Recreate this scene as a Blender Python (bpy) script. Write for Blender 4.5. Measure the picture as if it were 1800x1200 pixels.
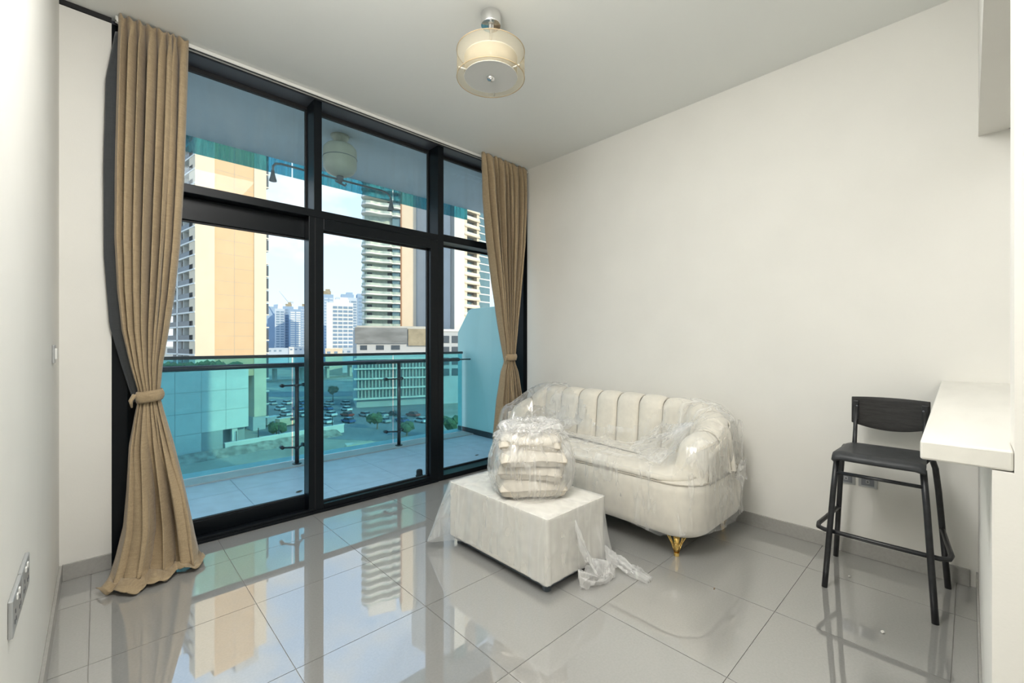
import bpy, bmesh, math, random
import numpy as np
from mathutils import Vector, Matrix, noise as mnoise
random.seed(7); np.random.seed(7)
PI = math.pi
scene = bpy.context.scene
for o in list(bpy.data.objects): bpy.data.objects.remove(o)
COL = scene.collection

# ------------------------------------------------------------------ camera
EYE = 1.3
YAW = math.radians(46.46)
cam_d = bpy.data.cameras.new('camera'); cam = bpy.data.objects.new('camera', cam_d); COL.objects.link(cam)
cam.location = (0, 0, EYE); cam.rotation_euler = (PI/2, 0, YAW - PI/2)
cam_d.sensor_width = 36; cam_d.lens = 765/1800*36; cam_d.shift_y = 2/1800
cam_d.clip_start = .02; cam_d.clip_end = 6000
scene.camera = cam

# ------------------------------------------------------------------ sky, sun, added fill lights, exposure
SKY = 1.5; SUN = 3.1
ROOM_W = 46; AREA_W = 22; KITCHEN_W = 16; HALL_W = 18
scene.view_settings.view_transform = 'Standard'; scene.view_settings.look = 'None'
scene.view_settings.gamma = 1; scene.view_settings.use_curve_mapping = False
scene.view_settings.exposure = 0.47
cy = scene.cycles
cy.max_bounces = 6; cy.diffuse_bounces = 4; cy.glossy_bounces = 3; cy.transparent_max_bounces = 20
cy.caustics_reflective = False; cy.caustics_refractive = False; cy.adaptive_threshold = .06

world = bpy.data.worlds.new('sky'); scene.world = world; world.use_nodes = True
wn = world.node_tree; wn.nodes.clear()
def WN(t, **k):
    n = wn.nodes.new(t)
    for a, b in k.items(): setattr(n, a, b)
    return n
w_out = WN('ShaderNodeOutputWorld'); w_bg = WN('ShaderNodeBackground'); w_bg.inputs[1].default_value = SKY
w_tc = WN('ShaderNodeTexCoord'); w_sep = WN('ShaderNodeSeparateXYZ')
w_rmp = WN('ShaderNodeValToRGB'); cr = w_rmp.color_ramp
cr.elements[0].position = 0.0; cr.elements[0].color = (.68, .70, .745, 1)
cr.elements[1].position = 1.0; cr.elements[1].color = (.20, .38, .68, 1)
e = cr.elements.new(.12); e.color = (.60, .67, .765, 1)
e = cr.elements.new(.35); e.color = (.50, .61, .77, 1)
w_map = WN('ShaderNodeMapping'); w_map.inputs['Scale'].default_value = (3.2, 3.2, 6.5)
w_map.inputs['Location'].default_value = (1.3, .4, .2)
w_noi = WN('ShaderNodeTexNoise'); w_noi.inputs['Scale'].default_value = 1.5; w_noi.inputs['Detail'].default_value = 7
w_noi.inputs['Roughness'].default_value = .55
w_cr = WN('ShaderNodeValToRGB'); w_cr.color_ramp.elements[0].position = .50; w_cr.color_ramp.elements[1].position = .68
w_mix = WN('ShaderNodeMix', data_type='RGBA'); w_mix.inputs['B'].default_value = (.80, .71, .66, 1)
L = wn.links.new
L(w_tc.outputs['Generated'], w_sep.inputs[0]); L(w_sep.outputs['Z'], w_rmp.inputs[0])
L(w_tc.outputs['Generated'], w_map.inputs[0]); L(w_map.outputs[0], w_noi.inputs['Vector'])
L(w_noi.outputs[0], w_cr.inputs[0]); L(w_cr.outputs[0], w_mix.inputs['Factor'])
L(w_rmp.outputs[0], w_mix.inputs['A']); L(w_mix.outputs['Result'], w_bg.inputs[0]); L(w_bg.outputs[0], w_out.inputs[0])

SUN_TO = Vector((-.20, .90, -.36)).normalized()
sd = bpy.data.lights.new('sun', 'SUN'); sd.energy = SUN; sd.color = (1.0, .71, .45); sd.angle = .012
so = bpy.data.objects.new('sun', sd); COL.objects.link(so); so.location = (20, -40, 60)
so.rotation_euler = SUN_TO.to_track_quat('-Z', 'Y').to_euler()

def fill_area(name, loc, sx, sy, watts, color=(1, .985, .96)):  # bare area light, added out of view to lift the interior
    d = bpy.data.lights.new(name, 'AREA'); d.shape = 'RECTANGLE'; d.size = sx; d.size_y = sy
    d.energy = watts; d.color = color
    o = bpy.data.objects.new(name, d); COL.objects.link(o); o.location = loc
    return o
pd = bpy.data.lights.new('fill_point_entrance', 'POINT'); pd.energy = ROOM_W; pd.color = (1, .985, .96); pd.shadow_soft_size = .22  # added fill without a fixture, brightens left wall and ceiling
po = bpy.data.objects.new('fill_point_entrance', pd); COL.objects.link(po); po.location = (.32, 1.0, 2.80)
fill_area('fill_area_living', (.80, 1.05, 3.14), 1.0, 1.0, AREA_W)  # added fill above the camera for floor and lower walls
fill_area('fill_area_kitchen', (2.3, -1.5, 3.14), 1.2, 1.2, KITCHEN_W)  # added fill behind the half wall, no fixture there
fill_area('fill_area_hall', (.3, -1.8, 3.14), .8, 1.6, HALL_W)  # added fill behind the camera, no fixture there

# ------------------------------------------------------------------ materials
MATS = {}
def principled(name):
    m = bpy.data.materials.new(name); m.use_nodes = True; MATS[name] = m
    nt = m.node_tree; b = nt.nodes['Principled BSDF']
    return m, nt, b
def M(name, col, rough=.5, metal=0., var=0., scale=8., bump=0., bscale=60., spec=.5, stretch=(1, 1, 1), col2=None, ior=None, sheen=0, coat=0):
    m, nt, b = principled(name)
    b.inputs['Base Color'].default_value = (*col, 1); b.inputs['Roughness'].default_value = rough
    b.inputs['Metallic'].default_value = metal; b.inputs['Specular IOR Level'].default_value = spec
    if ior: b.inputs['IOR'].default_value = ior
    if sheen: b.inputs['Sheen Weight'].default_value = sheen
    if coat: b.inputs['Coat Weight'].default_value = coat; b.inputs['Coat Roughness'].default_value = .03
    n = nt.nodes.new; l = nt.links.new
    tc = n('ShaderNodeTexCoord'); mp = n('ShaderNodeMapping'); mp.inputs['Scale'].default_value = stretch
    l(tc.outputs['Object'], mp.inputs[0])
    if var or col2:
        nz = n('ShaderNodeTexNoise'); nz.inputs['Scale'].default_value = scale; nz.inputs['Detail'].default_value = 6
        l(mp.outputs[0], nz.inputs['Vector'])
        mx = n('ShaderNodeMix'); mx.data_type = 'RGBA'
        c2 = col2 or tuple(max(0, c*(1-var)) for c in col); c1 = col if col2 else tuple(min(1, c*(1+var)) for c in col)
        mx.inputs['A'].default_value = (*c1, 1); mx.inputs['B'].default_value = (*c2, 1)
        rp = n('ShaderNodeValToRGB'); rp.color_ramp.elements[0].position = .35; rp.color_ramp.elements[1].position = .65
        l(nz.outputs[0], rp.inputs[0]); l(rp.outputs[0], mx.inputs['Factor']); l(mx.outputs['Result'], b.inputs['Base Color'])
    if bump:
        nz = n('ShaderNodeTexNoise'); nz.inputs['Scale'].default_value = bscale; nz.inputs['Detail'].default_value = 4
        l(mp.outputs[0], nz.inputs['Vector'])
        bp = n('ShaderNodeBump'); bp.inputs['Strength'].default_value = bump; bp.inputs['Distance'].default_value = .01
        l(nz.outputs[0], bp.inputs['Height']); l(bp.outputs[0], b.inputs['Normal'])
    return m

M('wall_paint', (.80, .785, .735), .62, var=.012, scale=3, bump=.03, bscale=140)
M('ceiling_paint', (.86, .87, .84), .7, bump=.02, bscale=160)
M('floor_tile', (.345, .34, .325), .020, var=.03, scale=110, spec=.5, ior=3.2)
M('grout', (.36, .345, .32), .8)
M('skirting', (.37, .36, .335), .25, var=.04, scale=60)
M('black_alu', (.006, .008, .010), .28, spec=.16)
M('black_alu_lit', (.085, .09, .105), .35, spec=.4)  # black frame metal, the light on the head's underside put into its colour
M('black_gasket', (.006, .006, .007), .6)
M('grey_alu', (.20, .21, .23), .45, metal=.3)
M('white_plastic', (.78, .78, .74), .35)
M('socket_grey', (.42, .43, .43), .35, metal=.35)
M('socket_dark', (.10, .10, .11), .5)
M('chrome', (.82, .82, .82), .07, metal=1)
M('gold', (.95, .66, .22), .18, metal=1)
M('stool_metal', (.018, .019, .021), .38, var=.3, scale=25)
M('stool_wood', (.022, .021, .020), .6, var=.35, scale=14, stretch=(1, 1, 8), bump=.15, bscale=60)
M('stool_seat', (.040, .043, .047), .5, var=.2, scale=18)
M('worktop', (.72, .705, .65), .28, var=.05, scale=2.2, stretch=(1, 6, 6))
M('sofa_fabric', (.80, .755, .66), .75, var=.03, scale=30, bump=.05, bscale=320, sheen=.4)
M('sofa_seam', (.50, .45, .37), .8)
M('ottoman_fabric', (.80, .77, .70), .7, var=.02, scale=30, bump=.05, bscale=300)
M('ottoman_base', (.06, .075, .09), .5)
M('cushion_fabric', (.70, .65, .56), .8, var=.04, scale=40, bump=.1, bscale=240)
M('balcony_tile', (.70, .77, .84), .42, var=.07, scale=7, bump=.04, bscale=30)
M('balcony_grout', (.30, .33, .36), .9)
M('balcony_soffit', (.72, .79, .83), .8, var=.05, scale=1.3)
M('curb', (.62, .63, .62), .5, var=.05)
M('mint_wall', (.60, .92, .88), .5, var=.03, scale=2)
M('rail_metal', (.075, .080, .088), .35, metal=.7)
M('tank_cream', (.66, .64, .50), .4, var=.04)
M('pipe_grey', (.22, .24, .26), .45, metal=.5)
M('facade_own', (.5, .52, .54), .8)
# linen curtain: woven threads with slubs
def linen(name, col, dark):
    m, nt, b = principled(name); n = nt.nodes.new; l = nt.links.new
    b.inputs['Roughness'].default_value = .85; b.inputs['Sheen Weight'].default_value = .25
    tc = n('ShaderNodeTexCoord')
    outs = []
    for st, sc in (((1, 1, .06), 420), ((.06, .06, 1), 420), ((1, 1, 1), 5)):
        mp = n('ShaderNodeMapping'); mp.inputs['Scale'].default_value = st
        nz = n('ShaderNodeTexNoise'); nz.inputs['Scale'].default_value = sc; nz.inputs['Detail'].default_value = 3
        l(tc.outputs['Object'], mp.inputs[0]); l(mp.outputs[0], nz.inputs['Vector']); outs.append(nz.outputs[0])
    ad = n('ShaderNodeMath'); ad.operation = 'ADD'; l(outs[0], ad.inputs[0]); l(outs[1], ad.inputs[1])
    hf = n('ShaderNodeMath'); hf.operation = 'MULTIPLY'; hf.inputs[1].default_value = .5; l(ad.outputs[0], hf.inputs[0])
    rp = n('ShaderNodeValToRGB'); rp.color_ramp.elements[0].position = .36; rp.color_ramp.elements[1].position = .62
    rp.color_ramp.elements[0].color = (*dark, 1); rp.color_ramp.elements[1].color = (*col, 1)
    l(hf.outputs[0], rp.inputs[0]); l(rp.outputs[0], b.inputs['Base Color'])
    bp = n('ShaderNodeBump'); bp.inputs['Strength'].default_value = .12; bp.inputs['Distance'].default_value = .004
    l(hf.outputs[0], bp.inputs['Height']); l(bp.outputs[0], b.inputs['Normal'])
linen('curtain_linen', (.43, .325, .195), (.30, .222, .13))
linen('curtain_lining', (.055, .06, .065), (.04, .045, .05))
M('curtain_tape', (.42, .32, .19), .9)
# thin glass: tinted transmission plus fresnel mirror, same for every ray
def thin_glass(name, tint, dirt=0., refl=1.0, dirtcol=(.7, .75, .75), dstretch=(2, 2, .25)):
    m = bpy.data.materials.new(name); m.use_nodes = True; MATS[name] = m; nt = m.node_tree; nt.nodes.clear()
    n = nt.nodes.new; l = nt.links.new
    out = n('ShaderNodeOutputMaterial'); tr = n('ShaderNodeBsdfTransparent'); tr.inputs[0].default_value = (*tint, 1)
    gl = n('ShaderNodeBsdfGlossy'); gl.inputs['Roughness'].default_value = .01; gl.inputs[0].default_value = (.95, .97, 1, 1)
    fr = n('ShaderNodeFresnel'); fr.inputs[0].default_value = 1.45
    sc = n('ShaderNodeMath'); sc.operation = 'MULTIPLY'; sc.inputs[1].default_value = refl; l(fr.outputs[0], sc.inputs[0])
    base = tr.outputs[0]
    if dirt:
        tc = n('ShaderNodeTexCoord'); mp = n('ShaderNodeMapping'); mp.inputs['Scale'].default_value = dstretch
        nz = n('ShaderNodeTexNoise'); nz.inputs['Scale'].default_value = 6; nz.inputs['Detail'].default_value = 8
        l(tc.outputs['Object'], mp.inputs[0]); l(mp.outputs[0], nz.inputs['Vector'])
        rp = n('ShaderNodeValToRGB'); rp.color_ramp.elements[0].position = .4; rp.color_ramp.elements[1].position = .75
        rp.color_ramp.elements[1].color = (dirt, dirt, dirt, 1); rp.color_ramp.elements[0].color = (dirt*.25,)*3 + (1,)
        l(nz.outputs[0], rp.inputs[0])
        df = n('ShaderNodeBsdfDiffuse'); df.inputs[0].default_value = (*dirtcol, 1)
        mx0 = n('ShaderNodeMixShader'); l(rp.outputs[0], mx0.inputs[0]); l(tr.outputs[0], mx0.inputs[1]); l(df.outputs[0], mx0.inputs[2])
        base = mx0.outputs[0]
    mx = n('ShaderNodeMixShader'); l(sc.outputs[0], mx.inputs[0]); l(base, mx.inputs[1]); l(gl.outputs[0], mx.inputs[2])
    l(mx.outputs[0], out.inputs[0])
thin_glass('window_glass', (.86, .94, .96), refl=.35)
thin_glass('upper_glass', (.84, .92, .94), dirt=.05, refl=.35)
thin_glass('rail_glass', (.50, .85, .89), dirt=.16, refl=.5, dirtcol=(.45, .80, .84), dstretch=(.6, .6, .6))
thin_glass('fascia_glass', (.25, .62, .70), dirt=.55, refl=.5, dirtcol=(.22, .55, .60), dstretch=(9, 9, .5))
# clear plastic film: mostly transparent, milky along creases, shiny
def film(name, milky, lo, hi, scale, stretch, rough=.09, bump=.25):
    m = bpy.data.materials.new(name); m.use_nodes = True; MATS[name] = m; nt = m.node_tree; nt.nodes.clear()
    n = nt.nodes.new; l = nt.links.new
    out = n('ShaderNodeOutputMaterial'); tr = n('ShaderNodeBsdfTransparent'); tr.inputs[0].default_value = (.985, .985, .98, 1)
    df = n('ShaderNodeBsdfDiffuse'); df.inputs[0].default_value = (*milky, 1); tl = n('ShaderNodeBsdfTranslucent'); tl.inputs[0].default_value = (*milky, 1)
    sc_ = n('ShaderNodeMixShader'); sc_.inputs[0].default_value = .28; l(df.outputs[0], sc_.inputs[1]); l(tl.outputs[0], sc_.inputs[2])
    gl = n('ShaderNodeBsdfGlossy'); gl.inputs['Roughness'].default_value = rough; gl.inputs[0].default_value = (1, 1, 1, 1)
    tc = n('ShaderNodeTexCoord'); mp = n('ShaderNodeMapping'); mp.inputs['Scale'].default_value = stretch
    l(tc.outputs['Object'], mp.inputs[0])
    ridges = []
    for rot, st, sc in (((.5, .3, .6), (1, 1, .16), scale*2.2), ((-.6, .2, -.5), (1, 1, .14), scale*1.6), ((.1, -.9, .2), (1, .8, .2), scale*3.0)):
        m2_ = n('ShaderNodeMapping'); m2_.inputs['Rotation'].default_value = rot; m2_.inputs['Scale'].default_value = st; l(mp.outputs[0], m2_.inputs[0])
        nq = n('ShaderNodeTexNoise'); nq.inputs['Scale'].default_value = sc; nq.inputs['Detail'].default_value = 2; nq.inputs['Distortion'].default_value = .25; l(m2_.outputs[0], nq.inputs['Vector'])
        a1 = n('ShaderNodeMath'); a1.operation = 'MULTIPLY_ADD'; a1.inputs[1].default_value = 2; a1.inputs[2].default_value = -1; l(nq.outputs[0], a1.inputs[0])
        a2 = n('ShaderNodeMath'); a2.operation = 'ABSOLUTE'; l(a1.outputs[0], a2.inputs[0])
        a3 = n('ShaderNodeMath'); a3.operation = 'SUBTRACT'; a3.inputs[0].default_value = 1; l(a2.outputs[0], a3.inputs[1])
        a4 = n('ShaderNodeMath'); a4.operation = 'POWER'; a4.inputs[1].default_value = 12; l(a3.outputs[0], a4.inputs[0]); ridges.append(a4.outputs[0])
    mxa = n('ShaderNodeMath'); mxa.operation = 'MAXIMUM'; l(ridges[0], mxa.inputs[0]); l(ridges[1], mxa.inputs[1])
    nz = n('ShaderNodeMath'); nz.operation = 'MULTIPLY_ADD'; nz.inputs[1].default_value = .45; l(ridges[2], nz.inputs[0]); l(mxa.outputs[0], nz.inputs[2])
    mk = n('ShaderNodeTexNoise'); mk.inputs['Scale'].default_value = 4.5; mk.inputs['Detail'].default_value = 2; l(tc.outputs['Object'], mk.inputs['Vector'])
    mr = n('ShaderNodeMapRange'); mr.inputs[1].default_value = .40; mr.inputs[2].default_value = .66; mr.inputs[3].default_value = .12; mr.inputs[4].default_value = 1; l(mk.outputs[0], mr.inputs[0])
    nm = n('ShaderNodeMath'); nm.operation = 'MULTIPLY'; l(nz.outputs[0], nm.inputs[0]); l(mr.outputs[0], nm.inputs[1]); nz = nm
    rp = n('ShaderNodeMapRange'); rp.inputs[3].default_value = lo; rp.inputs[4].default_value = hi
    l(nz.outputs[0], rp.inputs[0])
    lw = n('ShaderNodeLayerWeight'); lw.inputs[0].default_value = .2
    mu = n('ShaderNodeMath'); mu.operation = 'MULTIPLY_ADD'; mu.inputs[1].default_value = .3; mu.use_clamp = True
    l(lw.outputs['Facing'], mu.inputs[0]); l(rp.outputs[0], mu.inputs[2])
    bp = n('ShaderNodeBump'); bp.inputs['Strength'].default_value = bump; bp.inputs['Distance'].default_value = .008
    l(nz.outputs[0], bp.inputs['Height']); l(bp.outputs[0], gl.inputs['Normal'])
    l2 = n('ShaderNodeLayerWeight'); l2.inputs[0].default_value = .5; l(bp.outputs[0], l2.inputs['Normal'])
    pw = n('ShaderNodeMath'); pw.operation = 'POWER'; pw.inputs[1].default_value = 4; l(l2.outputs['Facing'], pw.inputs[0])
    fr = n('ShaderNodeMath'); fr.operation = 'MULTIPLY_ADD'; fr.inputs[1].default_value = .30; fr.inputs[2].default_value = .04; l(pw.outputs[0], fr.inputs[0])
    m1 = n('ShaderNodeMixShader'); l(mu.outputs[0], m1.inputs[0]); l(tr.outputs[0], m1.inputs[1]); l(sc_.outputs[0], m1.inputs[2])
    m2 = n('ShaderNodeMixShader'); l(fr.outputs[0], m2.inputs[0]); l(m1.outputs[0], m2.inputs[1]); l(gl.outputs[0], m2.inputs[2])
    l(m2.outputs[0], out.inputs[0])
film('film_sofa', (.97, .965, .95), .06, .42, 2.6, (1, 1, 1), bump=.18)
film('film_box', (.97, .97, .96), .20, .50, 2.4, (1, 1, .6), bump=.15)
film('film_gather', (.98, .975, .965), .12, .60, 3.5, (1, 1, 1), bump=.2)
film('film_bag', (.97, .965, .955), .15, .52, 4.5, (1, 1, .5), bump=.22)
film('film_knot', (.92, .91, .89), .30, .65, 10, (1, 1, 1))
def sheer(name, col, alpha):
    m = bpy.data.materials.new(name); m.use_nodes = True; MATS[name] = m; nt = m.node_tree; nt.nodes.clear()
    n = nt.nodes.new; l = nt.links.new
    out = n('ShaderNodeOutputMaterial'); tr = n('ShaderNodeBsdfTransparent'); tr.inputs[0].default_value = (1, .98, .94, 1)
    df = n('ShaderNodeBsdfDiffuse'); df.inputs[0].default_value = (*col, 1)
    tl = n('ShaderNodeBsdfTranslucent'); tl.inputs[0].default_value = (*col, 1)
    m1 = n('ShaderNodeMixShader'); m1.inputs[0].default_value = .5; l(df.outputs[0], m1.inputs[1]); l(tl.outputs[0], m1.inputs[2])
    m2 = n('ShaderNodeMixShader'); m2.inputs[0].default_value = alpha; l(tr.outputs[0], m2.inputs[1]); l(m1.outputs[0], m2.inputs[2])
    l(m2.outputs[0], out.inputs[0])
sheer('lamp_sheer', (.78, .73, .60), .24)
sheer('lamp_inner', (.80, .75, .63), .55)
M('lamp_opal', (.74, .73, .70), .45)
# city
M('tower_cream', (.76, .645, .50), .85, var=.02, scale=.4)
M('tower_tan', (.68, .485, .295), .85, var=.03, scale=.3)
M('tower_pale', (.74, .72, .66), .85)
M('tower_white', (.78, .77, .74), .8)
M('tower_grey', (.50, .52, .54), .85, var=.03, scale=.2)
M('tower_glass', (.16, .27, .30), .12, metal=.3)
M('tower_green', (.42, .52, .47), .35, var=.12, scale=.8)
M('tower_dark', (.055, .075, .10), .35)
M('tower_recess', (.26, .25, .24), .85)
M('tower_brown', (.36, .20, .12), .7)
M('net_grey', (.23, .24, .245), .95, var=.2, scale=.5, stretch=(.3, .3, 1))
M('net_tan', (.36, .31, .22), .95, var=.15, scale=.5)
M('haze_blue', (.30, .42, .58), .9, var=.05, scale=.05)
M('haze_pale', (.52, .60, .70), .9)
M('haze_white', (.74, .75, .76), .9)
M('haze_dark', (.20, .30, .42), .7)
M('crane_orange', (.75, .35, .16), .7)
M('podium_panel', (.70, .70, .66), .8, var=.02, scale=.3)
M('podium_joint', (.38, .40, .40), .9)
M('asphalt', (.24, .245, .25), .95, var=.15, scale=.12)
M('sand', (.42, .38, .30), .95, var=.2, scale=.1)
M('lawn', (.16, .24, .10), .95, var=.3, scale=.3)
M('leaf', (.08, .13, .06), .9, var=.35, scale=1.2)
M('bark', (.20, .13, .08), .9)
M('stone_bank', (.34, .30, .24), .95, var=.4, scale=.9, stretch=(1, 1, .4), bump=.8, bscale=1.5)
M('concrete', (.55, .54, .50), .9, var=.08, scale=.3)
for nm, c in dict(white=(.80, .80, .80), silver=(.48, .50, .52), black=(.03, .03, .035), red=(.40, .06, .05), blue=(.06, .12, .30), sandy=(.62, .54, .38)).items():
    M('car_'+nm, c, .25, coat=.5)
M('car_glass', (.03, .04, .05), .1)
M('rubber', (.02, .02, .02), .8)
M('debris', (.75, .73, .68), .8)
M('dry_leaf', (.20, .15, .10), .9)

# ------------------------------------------------------------------ mesh helpers
class MB:
    def __init__(s): s.v = []; s.f = []
    def add(s, vs, fs):
        b = len(s.v); s.v += [tuple(p) for p in vs]; s.f += [tuple(b+i for i in f) for f in fs]; return s
    def box(s, x0, x1, y0, y1, z0, z1):
        vs = [(x, y, z) for z in (z0, z1) for y in (y0, y1) for x in (x0, x1)]
        return s.add(vs, [(0, 2, 3, 1), (4, 5, 7, 6), (0, 1, 5, 4), (1, 3, 7, 5), (3, 2, 6, 7), (2, 0, 4, 6)])
    def tube(s, pts, r, n=10, closed=False, cap=True):
        pts = [Vector(p) for p in pts]; N = len(pts); rs = r if isinstance(r, (list, tuple)) else [r]*N
        vs = []; fs = []; prev = None
        for i, p in enumerate(pts):
            if closed: t = pts[(i+1) % N] - pts[i-1]
            else: t = pts[min(i+1, N-1)] - pts[max(i-1, 0)]
            t.normalize()
            if prev is None:
                a = Vector((0, 0, 1)) if abs(t.z) < .9 else Vector((1, 0, 0)); u = t.cross(a).normalized()
            else:
                u = (prev - t*prev.dot(t)).normalized()
            prev = u; w = t.cross(u)
            for k in range(n):
                an = 2*PI*k/n; vs.append(p + (u*math.cos(an) + w*math.sin(an))*rs[i])
        M_ = N if closed else N-1
        for i in range(M_):
            j = (i+1) % N
            for k in range(n): fs.append((i*n+k, i*n+(k+1) % n, j*n+(k+1) % n, j*n+k))
        if cap and not closed: fs.append(tuple(range(n-1, -1, -1))); fs.append(tuple((N-1)*n+k for k in range(n)))
        return s.add(vs, fs)
    def lathe(s, prof, c=(0, 0, 0), n=40, cap=True):
        vs = [(c[0]+r*math.cos(2*PI*k/n), c[1]+r*math.sin(2*PI*k/n), c[2]+z) for r, z in prof for k in range(n)]
        fs = [(i*n+k, i*n+(k+1) % n, (i+1)*n+(k+1) % n, (i+1)*n+k) for i in range(len(prof)-1) for k in range(n)]
        if cap: fs.append(tuple(range(n-1, -1, -1))); fs.append(tuple((len(prof)-1)*n+k for k in range(n)))
        return s.add(vs, fs)
    def prism(s, poly, z0, z1, axis='z'):
        n = len(poly)
        f = {'z': lambda a, b, c: (a, b, c), 'x': lambda a, b, c: (c, a, b), 'y': lambda a, b, c: (a, c, b)}[axis]
        vs = [f(a, b, z0) for a, b in poly] + [f(a, b, z1) for a, b in poly]
        return s.add(vs, [tuple(range(n-1, -1, -1)), tuple(range(n, 2*n))] + [(i, (i+1) % n, n+(i+1) % n, n+i) for i in range(n)])
    def grid(s, P, closeu=False):
        P = np.asarray(P); a, b = P.shape[:2]; vs = P.reshape(-1, 3); fs = []
        for i in range(a-1):
            for j in range(b if closeu else b-1):
                j2 = (j+1) % b; fs.append((i*b+j, i*b+j2, (i+1)*b+j2, (i+1)*b+j))
        return s.add(vs.tolist(), fs)
    def blob(s, c, r, sub=1, jit=.15, sq=(1, 1, 1)):
        bm = bmesh.new(); bmesh.ops.create_icosphere(bm, subdivisions=sub, radius=1)
        vs = []
        for v in bm.verts:
            k = r*(1+jit*(random.random()*2-1)); vs.append((c[0]+v.co.x*k*sq[0], c[1]+v.co.y*k*sq[1], c[2]+v.co.z*k*sq[2]))
        fs = [tuple(v.index for v in f.verts) for f in bm.faces]; bm.free(); return s.add(vs, fs)
    def mesh(s, name, smooth=False):
        me = bpy.data.meshes.new(name); me.from_pydata(s.v, [], s.f); me.validate()
        bm = bmesh.new(); bm.from_mesh(me); bmesh.ops.recalc_face_normals(bm, faces=bm.faces); bm.to_mesh(me); bm.free()
        if smooth: me.polygons.foreach_set('use_smooth', [True]*len(me.polygons))
        return me
    def build(s, name, mat, parent=None, smooth=False, bevel=0, solid=0, local=False, autos=False, sub=0):
        if parent is not None and not local:
            q = parent.matrix_basis.translation
            p2 = parent.parent
            if p2 is not None: q = q + p2.matrix_basis.translation
            s.v = [(a-q[0], b-q[1], c-q[2]) for a, b, c in s.v]
        me = s.mesh(name, smooth); me.materials.append(MATS[mat])
        o = bpy.data.objects.new(name, me); COL.objects.link(o)
        if parent is not None: o.parent = parent
        if sub: md = o.modifiers.new('subdivision', 'SUBSURF'); md.levels = md.render_levels = sub
        if solid: md = o.modifiers.new('thickness', 'SOLIDIFY'); md.thickness = solid; md.offset = 0
        if bevel:
            md = o.modifiers.new('bevel', 'BEVEL'); md.width = bevel; md.segments = 2; md.limit_method = 'ANGLE'
        if autos:
            me.polygons.foreach_set('use_smooth', [True]*len(me.polygons)); md = o.modifiers.new('edges', 'EDGE_SPLIT'); md.split_angle = math.radians(40)
        return o
def inst(name, mesh, parent=None, loc=(0, 0, 0), rz=0, sc=None):
    o = bpy.data.objects.new(name, mesh); COL.objects.link(o); o.location = loc; o.rotation_euler[2] = rz
    if parent is not None: o.parent = parent
    if sc: o.scale = sc
    return o
def tag(o, label, cat, group=None):
    o['label'] = label; o['category'] = cat
    if group: o['group'] = group
    return o
def struct(o, label=None):
    o['kind'] = 'structure'
    if label: o['label'] = label
    return o
def empty(name, loc=(0, 0, 0), rz=0):
    o = bpy.data.objects.new(name, None); COL.objects.link(o); o.location = loc; o.rotation_euler[2] = rz; o.empty_display_size = .1
    return o
def thing(name, label, cat, loc=(0, 0, 0), rz=0, group=None): return tag(empty(name, loc, rz), label, cat, group)
def smoothstep(a, b, x):
    t = min(1, max(0, (x-a)/(b-a))); return t*t*(3-2*t)
def interp(rows, z):
    rows = sorted(rows); zs = [r[0] for r in rows]
    return [float(np.interp(z, zs, [r[k] for r in rows])) for k in range(1, len(rows[0]))]
def rrect(x0, x1, y0, y1, rs, n=6):
    # rounded rectangle, corner radii in order (x0,y0) (x1,y0) (x1,y1) (x0,y1)
    out = []
    for (cx, cy, a0, r) in ((x0+rs[0], y0+rs[0], PI, rs[0]), (x1-rs[1], y0+rs[1], 1.5*PI, rs[1]), (x1-rs[2], y1-rs[2], 0, rs[2]), (x0+rs[3], y1-rs[3], PI/2, rs[3])):
        for k in range(n+1):
            a = a0 + PI/2*k/n; out.append((cx+r*math.cos(a), cy+r*math.sin(a)))
    return out

# ------------------------------------------------------------------ room shell
XL, XR, YW, CH = -.155, 3.375, 3.43, 3.17
YB = -3.2
fl = struct(MB().box(XL-.12, XR+.25, YB-.1, 3.64, -.14, -.004).build('floor', 'grout'), 'grey polished porcelain tile floor')
tile_mesh = {}
def tile_at(x0, x1, y0, y1, parent, mat, top, thick, gap, cache):
    w, d = round(x1-x0, 4), round(y1-y0, 4); key = (mat, w, d)
    if key not in cache:
        g = gap/2; me = MB().box(g, w-g, g, d-g, -thick, 0).mesh('tile'); me.materials.append(MATS[mat]); cache[key] = me
    o = inst('tile', cache[key], parent, (x0, y0, top))
    return o
xs = [XL] + [-.03+.6*k for k in range(6)] + [XR]
ys = [YB] + [-2.95+.6*k for k in range(11)] + [YW]
for i in range(len(xs)-1):
    for j in range(len(ys)-1):
        tile_at(xs[i], xs[i+1], ys[j], ys[j+1], fl, 'floor_tile', 0, .012, .0032, tile_mesh)
struct(MB().box(XL-.12, XR+.25, YB-.1, 3.60, CH, CH+.15).build('ceiling', 'ceiling_paint'), 'plain white painted ceiling')
struct(MB().box(XL-.12, XL, YB, 3.60, 0, CH).build('wall_left', 'wall_paint'), 'white wall on the left close to the camera')
# right wall with the shallow recess the window frame runs into
struct(MB().prism([(XR, YB), (XR, 3.31), (3.50, 3.34), (3.50, 3.60), (3.62, 3.60), (3.62, YB)], 0, CH).build('wall_right', 'wall_paint'), 'long white wall behind the sofa')
struct(MB().box(XL-.12, XR+.25, YB-.12, YB, 0, CH).build('wall_back', 'wall_paint'))
struct(MB().box(XL, .055, 3.41, 3.60, 0, 3.14).build('wall_window', 'wall_paint'), 'narrow white wall strip left of the curtain')
struct(MB().box(XL, .055, 3.405, 3.60, 3.143, CH).build('trim_1', 'black_gasket'), 'black strip along the top of the narrow wall')
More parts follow.
